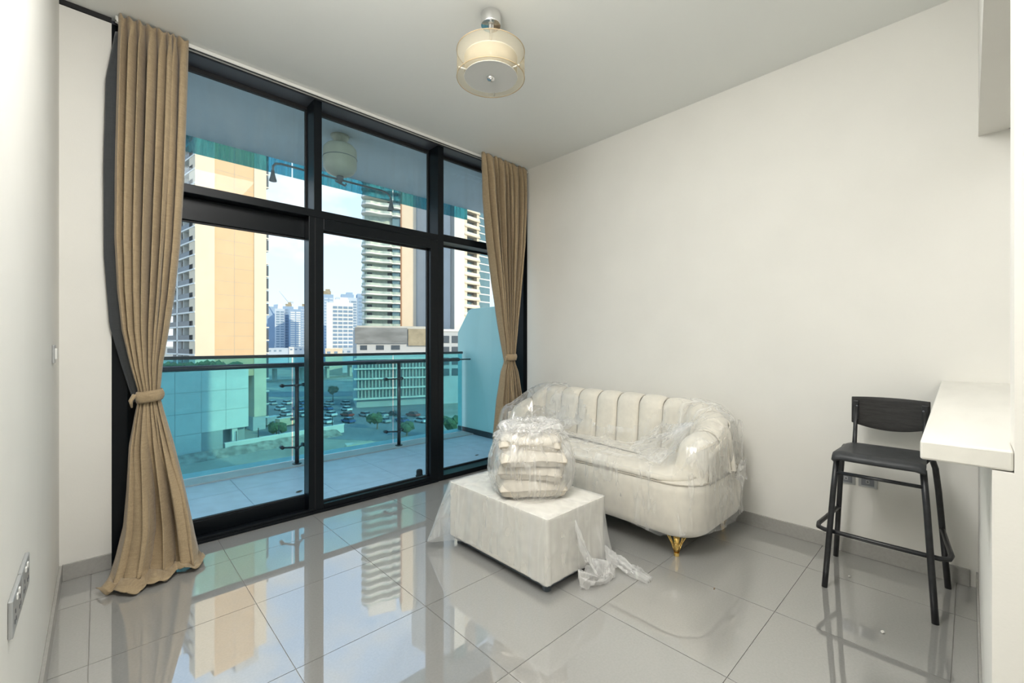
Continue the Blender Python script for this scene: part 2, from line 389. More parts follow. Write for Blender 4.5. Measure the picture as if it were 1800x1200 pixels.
# kitchen half wall, bulkhead and jamb
KY = -.03
kw = MB(); kw.box(1.28, 1.40, -1.3, KY-.12, 0, 1.048); kw.box(1.28, 1.40, -1.3, -.059, 1.048, 2.391); kw.box(1.28, 1.40, -1.3, KY-.35, 2.391, CH); kw.box(1.28, XR, KY-.12, KY, 0, 1.048); kw.box(1.28, XR, KY-.35, KY, 2.391, CH)
struct(kw.build('wall_kitchen', 'wall_paint'), 'white half wall with bulkhead over the breakfast counter')
SK = .09
struct(MB().box(XR-.012, XR, .0, 3.31, 0, SK).build('baseboard_right', 'skirting', bevel=.002), 'grey tile skirting along the right wall')
struct(MB().box(XL, XL+.012, -1.5, 3.398, 0, SK).build('baseboard_left', 'skirting', bevel=.002), 'grey tile skirting along the left wall')
struct(MB().box(XL+.012, .055, 3.398, 3.41, 0, SK).build('baseboard_window', 'skirting', bevel=.002), 'grey tile skirting under the narrow wall strip')
struct(MB().box(1.28, XR-.012, KY, KY+.008, 0, SK).build('baseboard_kitchen', 'skirting', bevel=.002), 'grey tile skirting under the half wall')
# skirting joints
for y in (.65, 1.85, 2.45): MB().box(XR-.0135, XR-.011, y-.0015, y+.0015, 0, SK).build('joint', 'grout', bpy.data.objects['baseboard_right'])

# ------------------------------------------------------------------ window wall
WX0, WX1 = .055, 3.495
GY = 3.60
win = struct(empty('window_1', (1.75, YW, 0)), 'black aluminium full height window frame with clear upper panes')
def wpart(name, mat, x0, x1, y0, y1, z0, z1, parent=None, bevel=.003): return MB().box(x0, x1, y0, y1, z0, z1).build(name, mat, parent or win, bevel=bevel)
wpart('head', 'black_alu_lit', WX0, WX1, YW, 3.63, 3.150, 3.169)
wpart('head_gasket', 'black_gasket', WX0, WX1, 3.585, 3.63, 3.125, 3.150)
wpart('jamb', 'black_alu', WX0, .125, YW, 3.63, 0, 3.150)
wpart('jamb', 'black_alu', 3.435, WX1, YW, 3.63, 0, 3.150)
wpart('mullion', 'black_alu', 1.186, 1.245, YW, 3.63, 2.305, 3.150)
wpart('mullion', 'black_alu', 2.305, 2.368, YW, 3.63, 0, 3.150)
wpart('transom', 'black_alu', .125, 2.305, YW, 3.63, 2.255, 2.312)
wpart('transom', 'black_alu', 2.368, 3.435, YW, 3.63, 2.258, 2.325)
wpart('sill', 'black_alu', 2.368, 3.435, YW, 3.63, 0, .045)
wpart('threshold', 'black_alu', .125, 2.305, YW-.012, 3.64, 0, .022)
wpart('track', 'black_alu', .125, 1.20, YW-.006, YW+.02, .022, .040)
def pane(name, mat, x0, x1, y, z0, z1, parent):
    MB().box(x0, x1, y, y+.008, z0, z1).build(name, mat, parent)
    for a, b, c, d in ((x0, x0+.012, z0, z1), (x1-.012, x1, z0, z1), (x0, x1, z0, z0+.012), (x0, x1, z1-.012, z1)):
        pass
    g = MB()
    for a, b, c, d in ((x0, x0+.01, z0, z1), (x1-.01, x1, z0, z1), (x0, x1, z0, z0+.01), (x0, x1, z1-.01, z1)): g.box(a, b, y-.012, y+.014, c, d)
    g.build('gasket', 'black_gasket', parent)
pane('glass_pane', 'upper_glass', .125, 1.186, GY, 2.312, 3.13, win)
pane('glass_pane', 'upper_glass', 1.245, 2.305, GY, 2.312, 3.13, win)
pane('glass_pane', 'upper_glass', 2.368, 3.435, GY, 2.325, 3.13, win)
pane('glass_pane', 'window_glass', 2.368, 3.435, GY, .045, 2.258, win)
# left sliding leaf (behind), right leaf (in front)
d1 = struct(empty('door_1', (.64, 3.54, 0)), 'left sliding glass door leaf in black frame')
wpart('stile', 'black_alu', .125, .215, 3.525, 3.585, .022, 2.255, d1); wpart('stile', 'black_alu', 1.17, 1.245, 3.525, 3.585, .022, 2.255, d1)
wpart('top_rail', 'black_alu', .215, 1.17, 3.525, 3.585, 2.105, 2.255, d1); wpart('bottom_rail', 'black_alu', .215, 1.17, 3.525, 3.585, .022, .115, d1)
pane('glass_pane', 'window_glass', .215, 1.17, 3.552, .115, 2.105, d1)
wpart('pull_handle', 'black_alu', .155, .175, 3.50, 3.525, .95, 1.25, d1)
d2 = struct(empty('door_2', (1.73, 3.47, 0)), 'right glass door leaf in black frame')
wpart('stile', 'black_alu', 1.149, 1.258, YW, 3.517, .022, 2.255, d2); wpart('stile', 'black_alu', 2.226, 2.305, YW, 3.517, .022, 2.255, d2)
wpart('stile_groove', 'black_gasket', 1.192, 1.197, YW-.002, YW+.01, .03, 2.25, d2, 0)
wpart('top_rail', 'black_alu', 1.258, 2.226, YW, 3.517, 2.17, 2.255, d2); wpart('bottom_rail', 'black_alu', 1.258, 2.226, YW, 3.517, .022, .058, d2)
pane('glass_pane', 'window_glass', 1.258, 2.226, 3.49, .058, 2.17, d2)
ds = thing('door_stop', 'small black block beside the foot of the right door stile, on the balcony floor', 'door stop', (2.27, 3.70, 0))
MB().lathe([(.030, 0), (.030, .05), (.024, .062), (.012, .066)], (2.27, 3.70, 0), 20).build('body', 'rubber', ds, autos=True)
MB().lathe([(.036, 0), (.036, .008)], (2.27, 3.70, 0), 20).build('base', 'rubber', ds)
# curtain rail at ceiling
ct = thing('curtain_track', 'white double curtain track fixed to the ceiling above the window', 'curtain track', (1.72, 3.355, CH-.03))
for y in (3.365, 3.40):
    MB().box(.07, 3.37, y-.009, y+.009, CH-.026, CH-.002).build('rail', 'white_plastic', ct, bevel=.003)
    MB().box(.07, 3.37, y-.003, y+.003, CH-.030, CH-.0255).build('slot', 'black_gasket', ct)
MB().tube([(.085, 3.365, CH-.035), (.085, 3.34, CH-.035)], .012, 12).build('end_cap', 'white_plastic', ct)
MB().blob((3.35, 3.30, CH-.03), .022, 2, 0).build('end_cap', 'white_plastic', ct, smooth=True)

# ------------------------------------------------------------------ curtains
def curtain(name, label, rows, nf, seed, pool, tie, lining=None):
    rnd = random.Random(seed)
    zt = max(r[0] for r in rows)
    base = ((rows[0][1]+rows[0][2])/2, 3.3, 0)
    root = thing(name, label, 'curtain', base, group='linen curtains at the balcony window')
    NS, NZ = 240, 120
    def warp(n, sd):
        r_ = random.Random(sd); w = [r_.uniform(.55, 1.5) for _ in range(n)]; c = np.r_[0, np.cumsum(w)]/sum(w)
        am = [r_.uniform(.65, 1.2) for _ in range(n+2)]
        return lambda s_: (float(np.interp(s_, c, range(n+1))), am)
    wa, wb = warp(nf, seed), warp(max(3, nf//2), seed+11)
    P = np.zeros((NZ+len(pool)*8, NS, 3))
    def one(wf, s, z):
        t, am = wf(s); t += .06*math.sin(2.1*z+7*s)*min(1, 6*s)*min(1, 6*(1-s)); i = int(t); a = am[min(max(i, 0), len(am)-1)]
        return a*(1-2*abs(math.sin(PI*t))**.8) + .25*math.sin(2*PI*(.5*t+.15*math.sin(1.3*z)))
    def fold(s, z, amp):
        k = smoothstep(.25, 1.0, z)
        return amp*1.35*(k*one(wa, s, z) + (1-k)*1.25*one(wb, s, z) + .25*(1-k)*one(wa, s, z))
    for r in range(NZ):
        z = zt + (0.03-zt)*r/(NZ-1)
        xl, xr, amp, yc = interp(rows, z)
        head = smoothstep(zt-.16, zt-.02, z)
        for c in range(NS):
            s = c/(NS-1)
            y = yc + fold(s, z, amp)*(1-.35*head)
            x = xl+(xr-xl)*s + .35*amp*math.cos(2*PI*wa(s)[0])*(1-head)*smoothstep(0, .1, s)*smoothstep(1, .9, s)
            y += .004*mnoise.noise(Vector((s*9, z*5, seed))) + .006*mnoise.noise(Vector((s*22, z*14, seed+3)))*smoothstep(.7, .1, z)
            zz = z + .014*head*math.sin(2*PI*wa(s)[0]+1)*(1 if r == 0 else .6)
            P[r, c] = (x, y, zz)
    last = P[NZ-1].copy(); k0 = NZ
    prev = last
    for (dz, f) in pool:
        cur = last.copy()
        for c in range(NS):
            s = c/(NS-1); x, y, z = f(s); w = fold(s, 0, .030)
            cur[c] = (x, y + w*.6, max(.008, z + .022*math.sin(PI*wb(s)[0]+1)**2 + .010*mnoise.noise(Vector((s*12, dz*3, seed)))))
        for q in range(8):
            t = (q+1)/8; P[k0] = prev*(1-t)+cur*t; k0 += 1
        prev = cur
    MB().grid(P).build('panel', 'curtain_linen', root, smooth=True, solid=.004)
    # gathered heading tape
    Q = np.zeros((4, NS, 3))
    for r in range(4):
        Q[r] = P[min(r*2, 6)]; Q[r][:, 1] += .006
    MB().grid(Q).build('heading_tape', 'curtain_tape', root, smooth=True, solid=.003)
    # tie back band with a knot fold
    (tx, ty, tz, a, b, tilt) = tie
    T = np.zeros((6, 40, 3))
    for r in range(6):
        v = r/5
        for c in range(40):
            an = 2*PI*c/40; bul = .008*math.sin(PI*v)+.002*math.sin(an*5+r)
            T[r, c] = (tx+(a+bul)*math.cos(an), ty+(b+bul)*math.sin(an), tz-.032+.064*v + tilt*math.cos(an))
    tb = MB().grid(T, True).build('tieback', 'curtain_linen', root, smooth=True, solid=.006)
    MB().tube([(tx-a-.012, ty-b*.3, tz+.01), (tx-a-.03, ty-b*.6, tz-.02), (tx-a-.024, ty-b*.5, tz-.06)], [.012, .010, .004], 8).build('tail', 'curtain_linen', tb, smooth=True)
    if lining:
        NR = 60; LQ = np.zeros((NR, 14, 3))
        for r in range(NR):
            z = 3.08 + (.95-3.08)*r/(NR-1); xl, xr = interp(lining, z)
            for c in range(14):
                s = c/13; LQ[r, c] = (xl+(xr-xl)*s, 3.372+.012*math.sin(s*5+z), z)
        MB().grid(LQ).build('lining', 'curtain_lining', root, smooth=True, solid=.003)
    return root
rowsL = [(3.158, .085, .405, 0.023, 3.325), (2.95, .080, .402, 0.034, 3.325), (2.3, .068, .385, 0.041, 3.325), (1.9, .066, .366, 0.041, 3.325), (1.6, .078, .340, 0.039, 3.325),
         (1.37, .098, .310, 0.034, 3.325), (1.17, .135, .280, 0.030, 3.32), (1.02, .168, .268, 0.023, 3.32), (.96, .168, .270, 0.023, 3.32), (.88, .155, .288, 0.032, 3.315),
         (.70, .130, .332, 0.051, 3.30), (.45, .120, .382, 0.063, 3.28), (.25, .105, .415, 0.064, 3.25), (.10, .070, .435, 0.057, 3.20), (.03, .045, .445, 0.052, 3.16)]
poolL = [(0, lambda s: (.03+.42*s, 3.10-.02*math.sin(PI*s)+.02*s, .03)), (1, lambda s: (.01+.45*s, 3.06-.08*math.sin(PI*s*.9)+.06*s, .022)), (2, lambda s: (-.01+.47*s, 3.10-.16*math.sin(PI*min(1, s*1.25))+.08*s, .010))]
curtain('curtain', 'long tan linen curtain at the left, tied back and pooling on the floor', rowsL, 8, 3, poolL, (.218, 3.305, .99, .056, .046, .008),
        lining=[(3.08, .070, .12), (2.8, .030, .12), (2.3, .020, .12), (1.8, .022, .12), (1.4, .045, .12), (1.15, .10, .16), (.95, .15, .18)])
rowsR = [(3.155, 2.725, 3.355, 0.023, 3.28), (2.95, 2.735, 3.352, 0.030, 3.275), (2.72, 2.750, 3.345, 0.039, 3.275), (2.33, 2.80, 3.31, 0.041, 3.275), (1.886, 2.88, 3.245, 0.039, 3.275),
         (1.486, 2.95, 3.190, 0.032, 3.275), (1.19, 3.01, 3.155, 0.023, 3.275), (1.10, 3.025, 3.145, 0.021, 3.275), (1.0, 2.99, 3.19, 0.028, 3.275), (.72, 2.95, 3.25, 0.041, 3.27), (.36, 2.92, 3.29, 0.046, 3.265), (.03, 2.90, 3.31, 0.046, 3.26)]
curtain('curtain', 'tan linen curtain at the right, tied back behind the sofa end', rowsR, 9, 8, [], (3.085, 3.265, 1.15, .066, .04, .0))

# ------------------------------------------------------------------ pendant lamp
PX, PY = 1.62, 1.88
pl = thing('pendant_lamp', 'drum pendant lamp with sheer beige outer shade hanging from the ceiling', 'lamp', (PX, PY, CH))
cp = MB().lathe([(.056, 0), (.058, -.004), (.058, -.060), (.055, -.066), (.02, -.068)], (PX, PY, CH-.001), 40).build('ceiling_rose', 'chrome', pl, autos=True)
MB().tube([(PX, PY, CH-.068), (PX, PY, 2.84)], .007, 14).build('rod', 'chrome', pl, smooth=True)
MB().lathe([(.016, 0), (.016, -.02)], (PX, PY, CH-.066), 20).build('collar', 'chrome', pl)
RO, RI, ZB, ZT = .192, .150, 2.803, 2.950
MB().lathe([(RO, ZB), (RO, ZT)], (PX, PY, 0), 72, cap=False).build('outer_shade', 'lamp_sheer', pl, smooth=True, solid=.001)
MB().lathe([(RI, ZB+.006), (RI, ZT-.035)], (PX, PY, 0), 72, cap=False).build('inner_shade', 'lamp_inner', pl, smooth=True, solid=.001)
for z, r in ((ZB, RO), (ZT, RO), (ZB+.006, RI), (ZT-.035, RI)):
    MB().tube([(PX+r*math.cos(2*PI*k/72), PY+r*math.sin(2*PI*k/72), z) for k in range(72)], .0022, 8, closed=True).build('rim', 'curtain_tape' if r == RO else 'white_plastic', pl, smooth=True)
MB().lathe([(.148, ZB+.004), (.148, ZB+.010)], (PX, PY, 0), 64).build('diffuser', 'lamp_opal', pl, autos=True)
MB().lathe([(.004, -.016), (.018, -.012), (.024, -.003), (.024, .004)], (PX, PY, ZB+.002), 28).build('finial', 'chrome', pl, smooth=True)
for k in range(3):
    a = .75+2*PI*k/3
    MB().tube([(PX+(RI-.002)*math.cos(a), PY+(RI-.002)*math.sin(a), ZB+.012), (PX+RO*math.cos(a), PY+RO*math.sin(a), ZB+.012)], .004, 8).build('bracket', 'white_plastic', pl, smooth=True)
    MB().tube([(PX, PY, 2.90), (PX+RI*math.cos(a), PY+RI*math.sin(a), ZT-.036)], .0025, 8).build('spoke', 'chrome', pl, smooth=True)
MB().lathe([(.02, 2.86), (.022, 2.90), (.012, 2.92)], (PX, PY, 0), 20).build('lamp_holder', 'white_plastic', pl, smooth=True)

# ------------------------------------------------------------------ sockets, switch, stub of cable
def plate(name, label, cat, x, nx, y0, y1, z0, z1, kind, group=None):
    t = thing(name, label, cat, (x, (y0+y1)/2, (z0+z1)/2), group=group)
    d = .009*nx
    MB().box(min(x, x+d), max(x, x+d), y0, y1, z0, z1).build('plate', 'socket_grey', t, bevel=.003)
    w, h = y1-y0, z1-z0; yc, zc = (y0+y1)/2, (z0+z1)/2; e = x+d; f = e+.003*nx; g = e+.0008*nx
    lo, hi = sorted((e-.001*nx, f)); l2, h2 = sorted((e-.001*nx, g))
    if kind == 'socket2':
        for s in (-1, 1):
            MB().box(lo, hi, yc+s*.018-.008, yc+s*.018+.008, zc+.022, zc+.036).build('rocker', 'white_plastic', t, bevel=.002)
            for dy, dz in ((-.011, -.018), (.011, -.018), (0, .004)):
                MB().box(l2, h2, yc+s*w*.25+dy-.003, yc+s*w*.25+dy+.003, zc+dz-.005, zc+dz+.005).build('pin_hole', 'socket_dark', t)
    elif kind == 'inset':
        MB().box(lo, hi, yc-w*.33, yc+w*.33, zc-h*.34, zc+h*.34).build('insert', 'grey_alu', t, bevel=.002)
        MB().box(min(e, f+.001*nx), max(e, f+.001*nx), yc-w*.10, yc+w*.10, zc-h*.14, zc+h*.14).build('jack', 'socket_grey', t, bevel=.001)
        MB().box(min(e, f+.002*nx), max(e, f+.002*nx), yc-w*.05, yc+w*.05, zc-h*.07, zc+h*.07).build('jack_hole', 'socket_dark', t)
    else:
        MB().box(lo, hi+.004 if nx > 0 else hi, yc-w*.32, yc+w*.32, zc-h*.3, zc+h*.3).build('rocker', 'white_plastic', t, bevel=.002)
    return t
plate('wall_socket', 'grey double socket on the left wall, nearer the camera', 'socket', XL, 1, 1.555, 1.725, .600, .690, 'socket2', 'sockets on the left wall')
plate('wall_socket', 'grey double socket on the left wall, farther from the camera', 'socket', XL, 1, 1.735, 1.895, .600, .690, 'socket2', 'sockets on the left wall')
plate('wall_switch', 'small grey switch high on the left wall beside the corner', 'switch', XL, 1, 2.90, 2.985, 1.205, 1.29, 'switch')
plate('wall_socket', 'grey outlet plate on the right wall, behind the stool leg', 'socket', XR, -1, .485, .575, .425, .495, 'inset', 'outlets on the right wall')
plate('wall_socket', 'grey outlet plate on the right wall, under the stool seat', 'socket', XR, -1, .380, .470, .425, .495, 'inset', 'outlets on the right wall')
tag(MB().tube([(3.372, -.13, 2.43-.03), (3.35, -.15, 2.415-.03), (3.345, -.20, 2.435-.03)], .004, 8).build('cable_stub', 'socket_dark', smooth=True), 'short dark cable stub sticking out below the bulkhead', 'cable')

# ------------------------------------------------------------------ breakfast counter
wt = MB(); wt.prism([(1.281, -.0588), (1.402, -.0588), (1.402, -.34), (XR-.002, -.34), (XR-.002, .108), (1.281, .074)], 1.05, 1.09)
tag(wt.build('worktop', 'worktop', bevel=.004), 'pale stone breakfast counter slab over the half wall', 'counter')

# ------------------------------------------------------------------ bar stool
def bar_stool():
    yc = .322
    t = thing('bar_stool', 'black bar stool with low curved backrest beside the counter', 'stool', (3.03, yc, 0))
    # seat with rounded corners, dished, front edge rolled down
    NX, NY = 22, 22; P = np.zeros((NX, NY, 3))
    for i in range(NX):
        a = i/(NX-1); x = 2.795+.335*a
        hw = .178 - .012*a
        for j in range(NY):
            b = j/(NY-1)*2-1
            z = .722 - .010*(1-b*b)*math.sin(PI*a) - .03*max(0, (.12-a)/.12)**2 - .012*max(0, abs(b)-.85)/.15
            P[i, j] = (x+.008*(b*b)*(1 if a < .1 else 0), yc+b*hw, z)
    MB().grid(P).build('seat', 'stool_seat', t, smooth=True, solid=.020)
    for s in (-1, 1):
        front = [(2.805, yc+s*.212, 0), (2.822, yc+s*.200, .2), (2.845, yc+s*.182, .5), (2.862, yc+s*.168, .69)]
        MB().tube(front, .0135, 14).build('leg', 'stool_metal', t, smooth=True)
        back = [(3.262, yc+s*.242, 0), (3.235, yc+s*.226, .25), (3.205, yc+s*.208, .52), (3.185, yc+s*.197, .64), (3.165, yc+s*.187, .685), (3.13, yc+s*.176, .703), (3.0, yc+s*.165, .703)]
        MB().tube(back, .0135, 14).build('leg', 'stool_metal', t, smooth=True)
        MB().tube([(2.862, yc+s*.166, .698), (3.08, yc+s*.163, .703)], .010, 10).build('seat_rail', 'stool_metal', t, smooth=True)
        up = [(3.10, yc-.010+s*.142, .70), (3.135, yc-.011+s*.144, .73), (3.165, yc-.012+s*.146, .80), (3.180, yc-.012+s*.146, .93)]
        MB().tube(up, [.011, .011, .010, .009], 12).build('back_support', 'stool_metal', t, smooth=True)
        MB().box(3.176, 3.19, yc-.012+s*.146-.013, yc-.012+s*.146+.013, .86, .965).build('bracket', 'stool_metal', t, bevel=.003)
    MB().tube([(2.852, yc-.178, .61), (2.852, yc+.178, .61)], .009, 12).build('stretcher', 'stool_metal', t, smooth=True)
    fr = [(3.225, yc-.222, .315), (2.93, yc-.262, .290), (2.885, yc-.255, .286), (2.865, yc-.225, .285), (2.86, yc, .285), (2.865, yc+.225, .285), (2.885, yc+.255, .286), (2.93, yc+.262, .290), (3.225, yc+.222, .315)]
    MB().tube(fr, .0115, 12).build('footrest', 'stool_metal', t, smooth=True)
    # backrest: curved veneer panel, lower edge bowed
    N = 25; P = np.zeros((9, N, 3))
    for i in range(9):
        v = i/8
        for j in range(N):
            b = j/(N-1)*2-1
            zb = .838-.034*(1-b*b); zt = .990-.004*b*b
            P[i, j] = (3.190+.032*(1-b*b)-.006*(1-v), yc-.012+b*.165, zb+(zt-zb)*v)
    MB().grid(P).build('backrest', 'stool_wood', t, smooth=True, solid=.014, bevel=.003)
    for s in (-1, 1):
        for z in (.865, .935): MB().blob((3.178, yc-.012+s*.14, z), .006, 1, 0).build('screw', 'grey_alu', t, smooth=True)
bar_stool()
tag(MB().blob((2.55, .27, .006), .012, 1, .5, (1, .7, .5)).build('plaster_crumb', 'debris'), 'white plaster crumb on the floor in front of the stool', 'debris')
tag(MB().blob((3.02, .46, .004), .010, 1, .5, (1, .6, .4)).build('plaster_crumb', 'debris'), 'tiny white crumb on the floor between the stool legs', 'debris')
tag(MB().blob((2.36, .93, .003), .010, 1, .6, (1.2, .35, .3)).build('dirt_speck', 'dry_leaf'), 'small dark speck on the floor in front of the sofa', 'debris')

# ------------------------------------------------------------------ sofa
SX0, SX1, SY0, SY1 = 2.475, 3.300, 1.080, 3.120
def sofa():
    t = thing('sofa', 'cream channel back sofa on gold legs wrapped in clear plastic', 'sofa', ((SX0+SX1)/2, (SY0+SY1)/2, 0))
    # base: rounded plan, soft bottom and top edges
    def ring(ins, z, n=12):
        return [(x, y, z) for x, y in rrect(SX0+ins, SX1-ins, SY0+ins, SY1-ins, [max(.04, r-ins) for r in (.20, .16, .16, .52)], n)]
    prof = [(.10, .128), (.035, .132), (.012, .150), (.0, .19), (-.006, .30), (-.004, .40), (.004, .440), (.022, .458), (.05, .462)]
    P = np.array([ring(i, z) for i, z in prof])
    b = MB().grid(P, True); n = P.shape[1]
    b.f.append(tuple(range(n-1, -1, -1))); b.f.append(tuple((len(prof)-1)*n+k for k in range(n)))
    base = b.build('base', 'sofa_fabric', t, smooth=True)
    MB().tube([(x, y, .452) for x, y, _ in ring(.006, 0)], .0045, 8, closed=True).build('piping', 'sofa_seam', base, smooth=True)
    # seat cushion, crowned
    def ring2(ins, z): return [(x, y, z) for x, y in rrect(SX0+.012+ins, 3.10-ins, SY0+.09+ins*1.2, SY1-.09-ins*1.2, [max(.03, r-ins) for r in (.18, .18, .18, .46)], 12)]
    prof = [(0.0, .455), (-.006, .468), (.0, .485), (.03, .500), (.10, .513), (.22, .522)]
    P = np.array([ring2(i, z) for i, z in prof]); n = P.shape[1]
    b = MB().grid(P, True); b.f.append(tuple((len(prof)-1)*n+k for k in range(n))); b.f.append(tuple(range(n-1, -1, -1)))
    b.build('seat_cushion', 'sofa_fabric', t, smooth=True)
    # U shaped back and arms: path of the wall, heights along it
    th = .20; c = th/2
    path = []
    def arc(cx, cy, r, a0, a1, n=10): return [(cx+r*math.cos(a0+(a1-a0)*k/n), cy+r*math.sin(a0+(a1-a0)*k/n)) for k in range(n+1)]
    R = .26
    path += [(2.66+.05*k, SY0+c) for k in range(8)]
    path += arc(SX1-c-R, SY0+c+R, R, -PI/2, 0)
    path += [(SX1-c, SY0+c+R+(SY1-SY0-2*c-2*R)*k/30) for k in range(1, 30)]
    path += arc(SX1-c-R, SY1-c-R, R, 0, PI/2)
    path += [(SX1-c-R-.02*k, SY1-c) for k in range(1, 3)]
    path = np.array(path); seg = np.r_[0, np.cumsum(np.hypot(*np.diff(path, axis=0).T))]; tot = seg[-1]
    def at(s):
        x = np.interp(s, seg, path[:, 0]); y = np.interp(s, seg, path[:, 1])
        e = .01; d = np.array([np.interp(s+e, seg, path[:, 0])-np.interp(s-e, seg, path[:, 0]), np.interp(s+e, seg, path[:, 1])-np.interp(s-e, seg, path[:, 1])]); d /= np.hypot(*d)
        return x, y, (-d[1], d[0])          # inward normal (left of travel)
    def top(s):
        e = tot-s
        return .700 + .055*smoothstep(0, .30, s) + .115*smoothstep(.15, .85, s) + .022*smoothstep(.6, 1.2, s) - .20*(1-smoothstep(0, .42, e))
    nch = 13; w = tot/nch
    for ch in range(nch):
        NA = 13; prof_n = 22; P = np.zeros((NA, prof_n, 3))
        for i in range(NA):
            a = i/(NA-1); s = ch*w + w*(.012+.976*a); x, y, nrm = at(min(max(s, .011), tot-.011))
            bul = (max(0, 1-(2*a-1)**2))**.45
            H = top(s) - .018*(1-bul)
            if ch in (0, nch-1):
                q = s if ch == 0 else tot-s
                H -= .10*max(0, 1-q/.07)**2; 
            for k in range(prof_n):
                v = k/(prof_n-1)
                if v < .45:       # inner face, from seat up, leaning back
                    u = v/.45; z = .47+(H-.08-.47)*u; off = (c-.012+.030*bul) + .03*(1-u)
                elif v < .8:      # rolled top
                    u = (v-.45)/.35; an = PI*u
                    off = math.cos(an)*(c-.012) + .030*bul*max(0, math.cos(an)); z = H-.08+.08*math.sin(an)*(.92+.08*bul)
                else:
                    u = (v-.8)/.2; off = -(c-.012); z = H-.08-(H-.08-.44)*u
                P[i, k] = (x+nrm[0]*off, y+nrm[1]*off, z)
        b = MB().grid(P)
        if ch == 0: b.f.append(tuple(range(prof_n)))
        if ch == nch-1: b.f.append(tuple((NA-1)*prof_n+k for k in range(prof_n)))
        b.build('back_channel', 'sofa_fabric', t, smooth=True)
    # smooth outer shell
    N = 80; P = np.zeros((N, 8, 3))
    for i in range(N):
        s = .012+(tot-.024)*i/(N-1); x, y, nrm = at(s); H = top(s)-.07
        for k in range(8):
            v = k/7; P[i, k] = (x-nrm[0]*(c-.004+.004*math.sin(PI*v)), y-nrm[1]*(c-.004+.004*math.sin(PI*v)), .44+(H-.44)*v)
    MB().grid(P).build('outer_back', 'sofa_fabric', t, smooth=True, solid=.008)
    # seams between channels
    for ch in range(1, nch):
        s = ch*w; x, y, nrm = at(s); H = top(s)-.014; pts = []
        for k in range(18):
            v = k/17
            if v < .55: u = v/.55; z = .48+(H-.08-.48)*u; off = (c-.010)+.03*(1-u)
            else: u = (v-.55)/.45; an = PI*.75*u; off = math.cos(an)*(c-.010); z = H-.08+.078*math.sin(an)
            pts.append((x+nrm[0]*off, y+nrm[1]*off, z))
        MB().tube(pts, .0022, 6).build('seam', 'sofa_seam', t, smooth=True)
    # gold fan legs
    for x, y in ((2.56, 1.235), (3.18, 1.20), (2.60, 2.62), (3.18, 2.98)):
        lg = MB().tube([(x, y, 0), (x, y, .128)], [.013, .020], 16).build('leg', 'gold', t, smooth=True)
        MB().lathe([(.016, 0), (.016, .02)], (x, y, 0), 18).build('foot', 'gold', lg)
        wf = MB()
        for k in range(9):
            a = 2*PI*k/9; wf.tube([(x+.014*math.cos(a), y+.014*math.sin(a), .022), (x+.030*math.cos(a), y+.030*math.sin(a), .075), (x+.058*math.cos(a), y+.058*math.sin(a), .130)], .0022, 6)
        wf.build('wire_fan', 'gold', lg, smooth=True)
    return at, top, tot
s_at, s_top, s_tot = sofa()

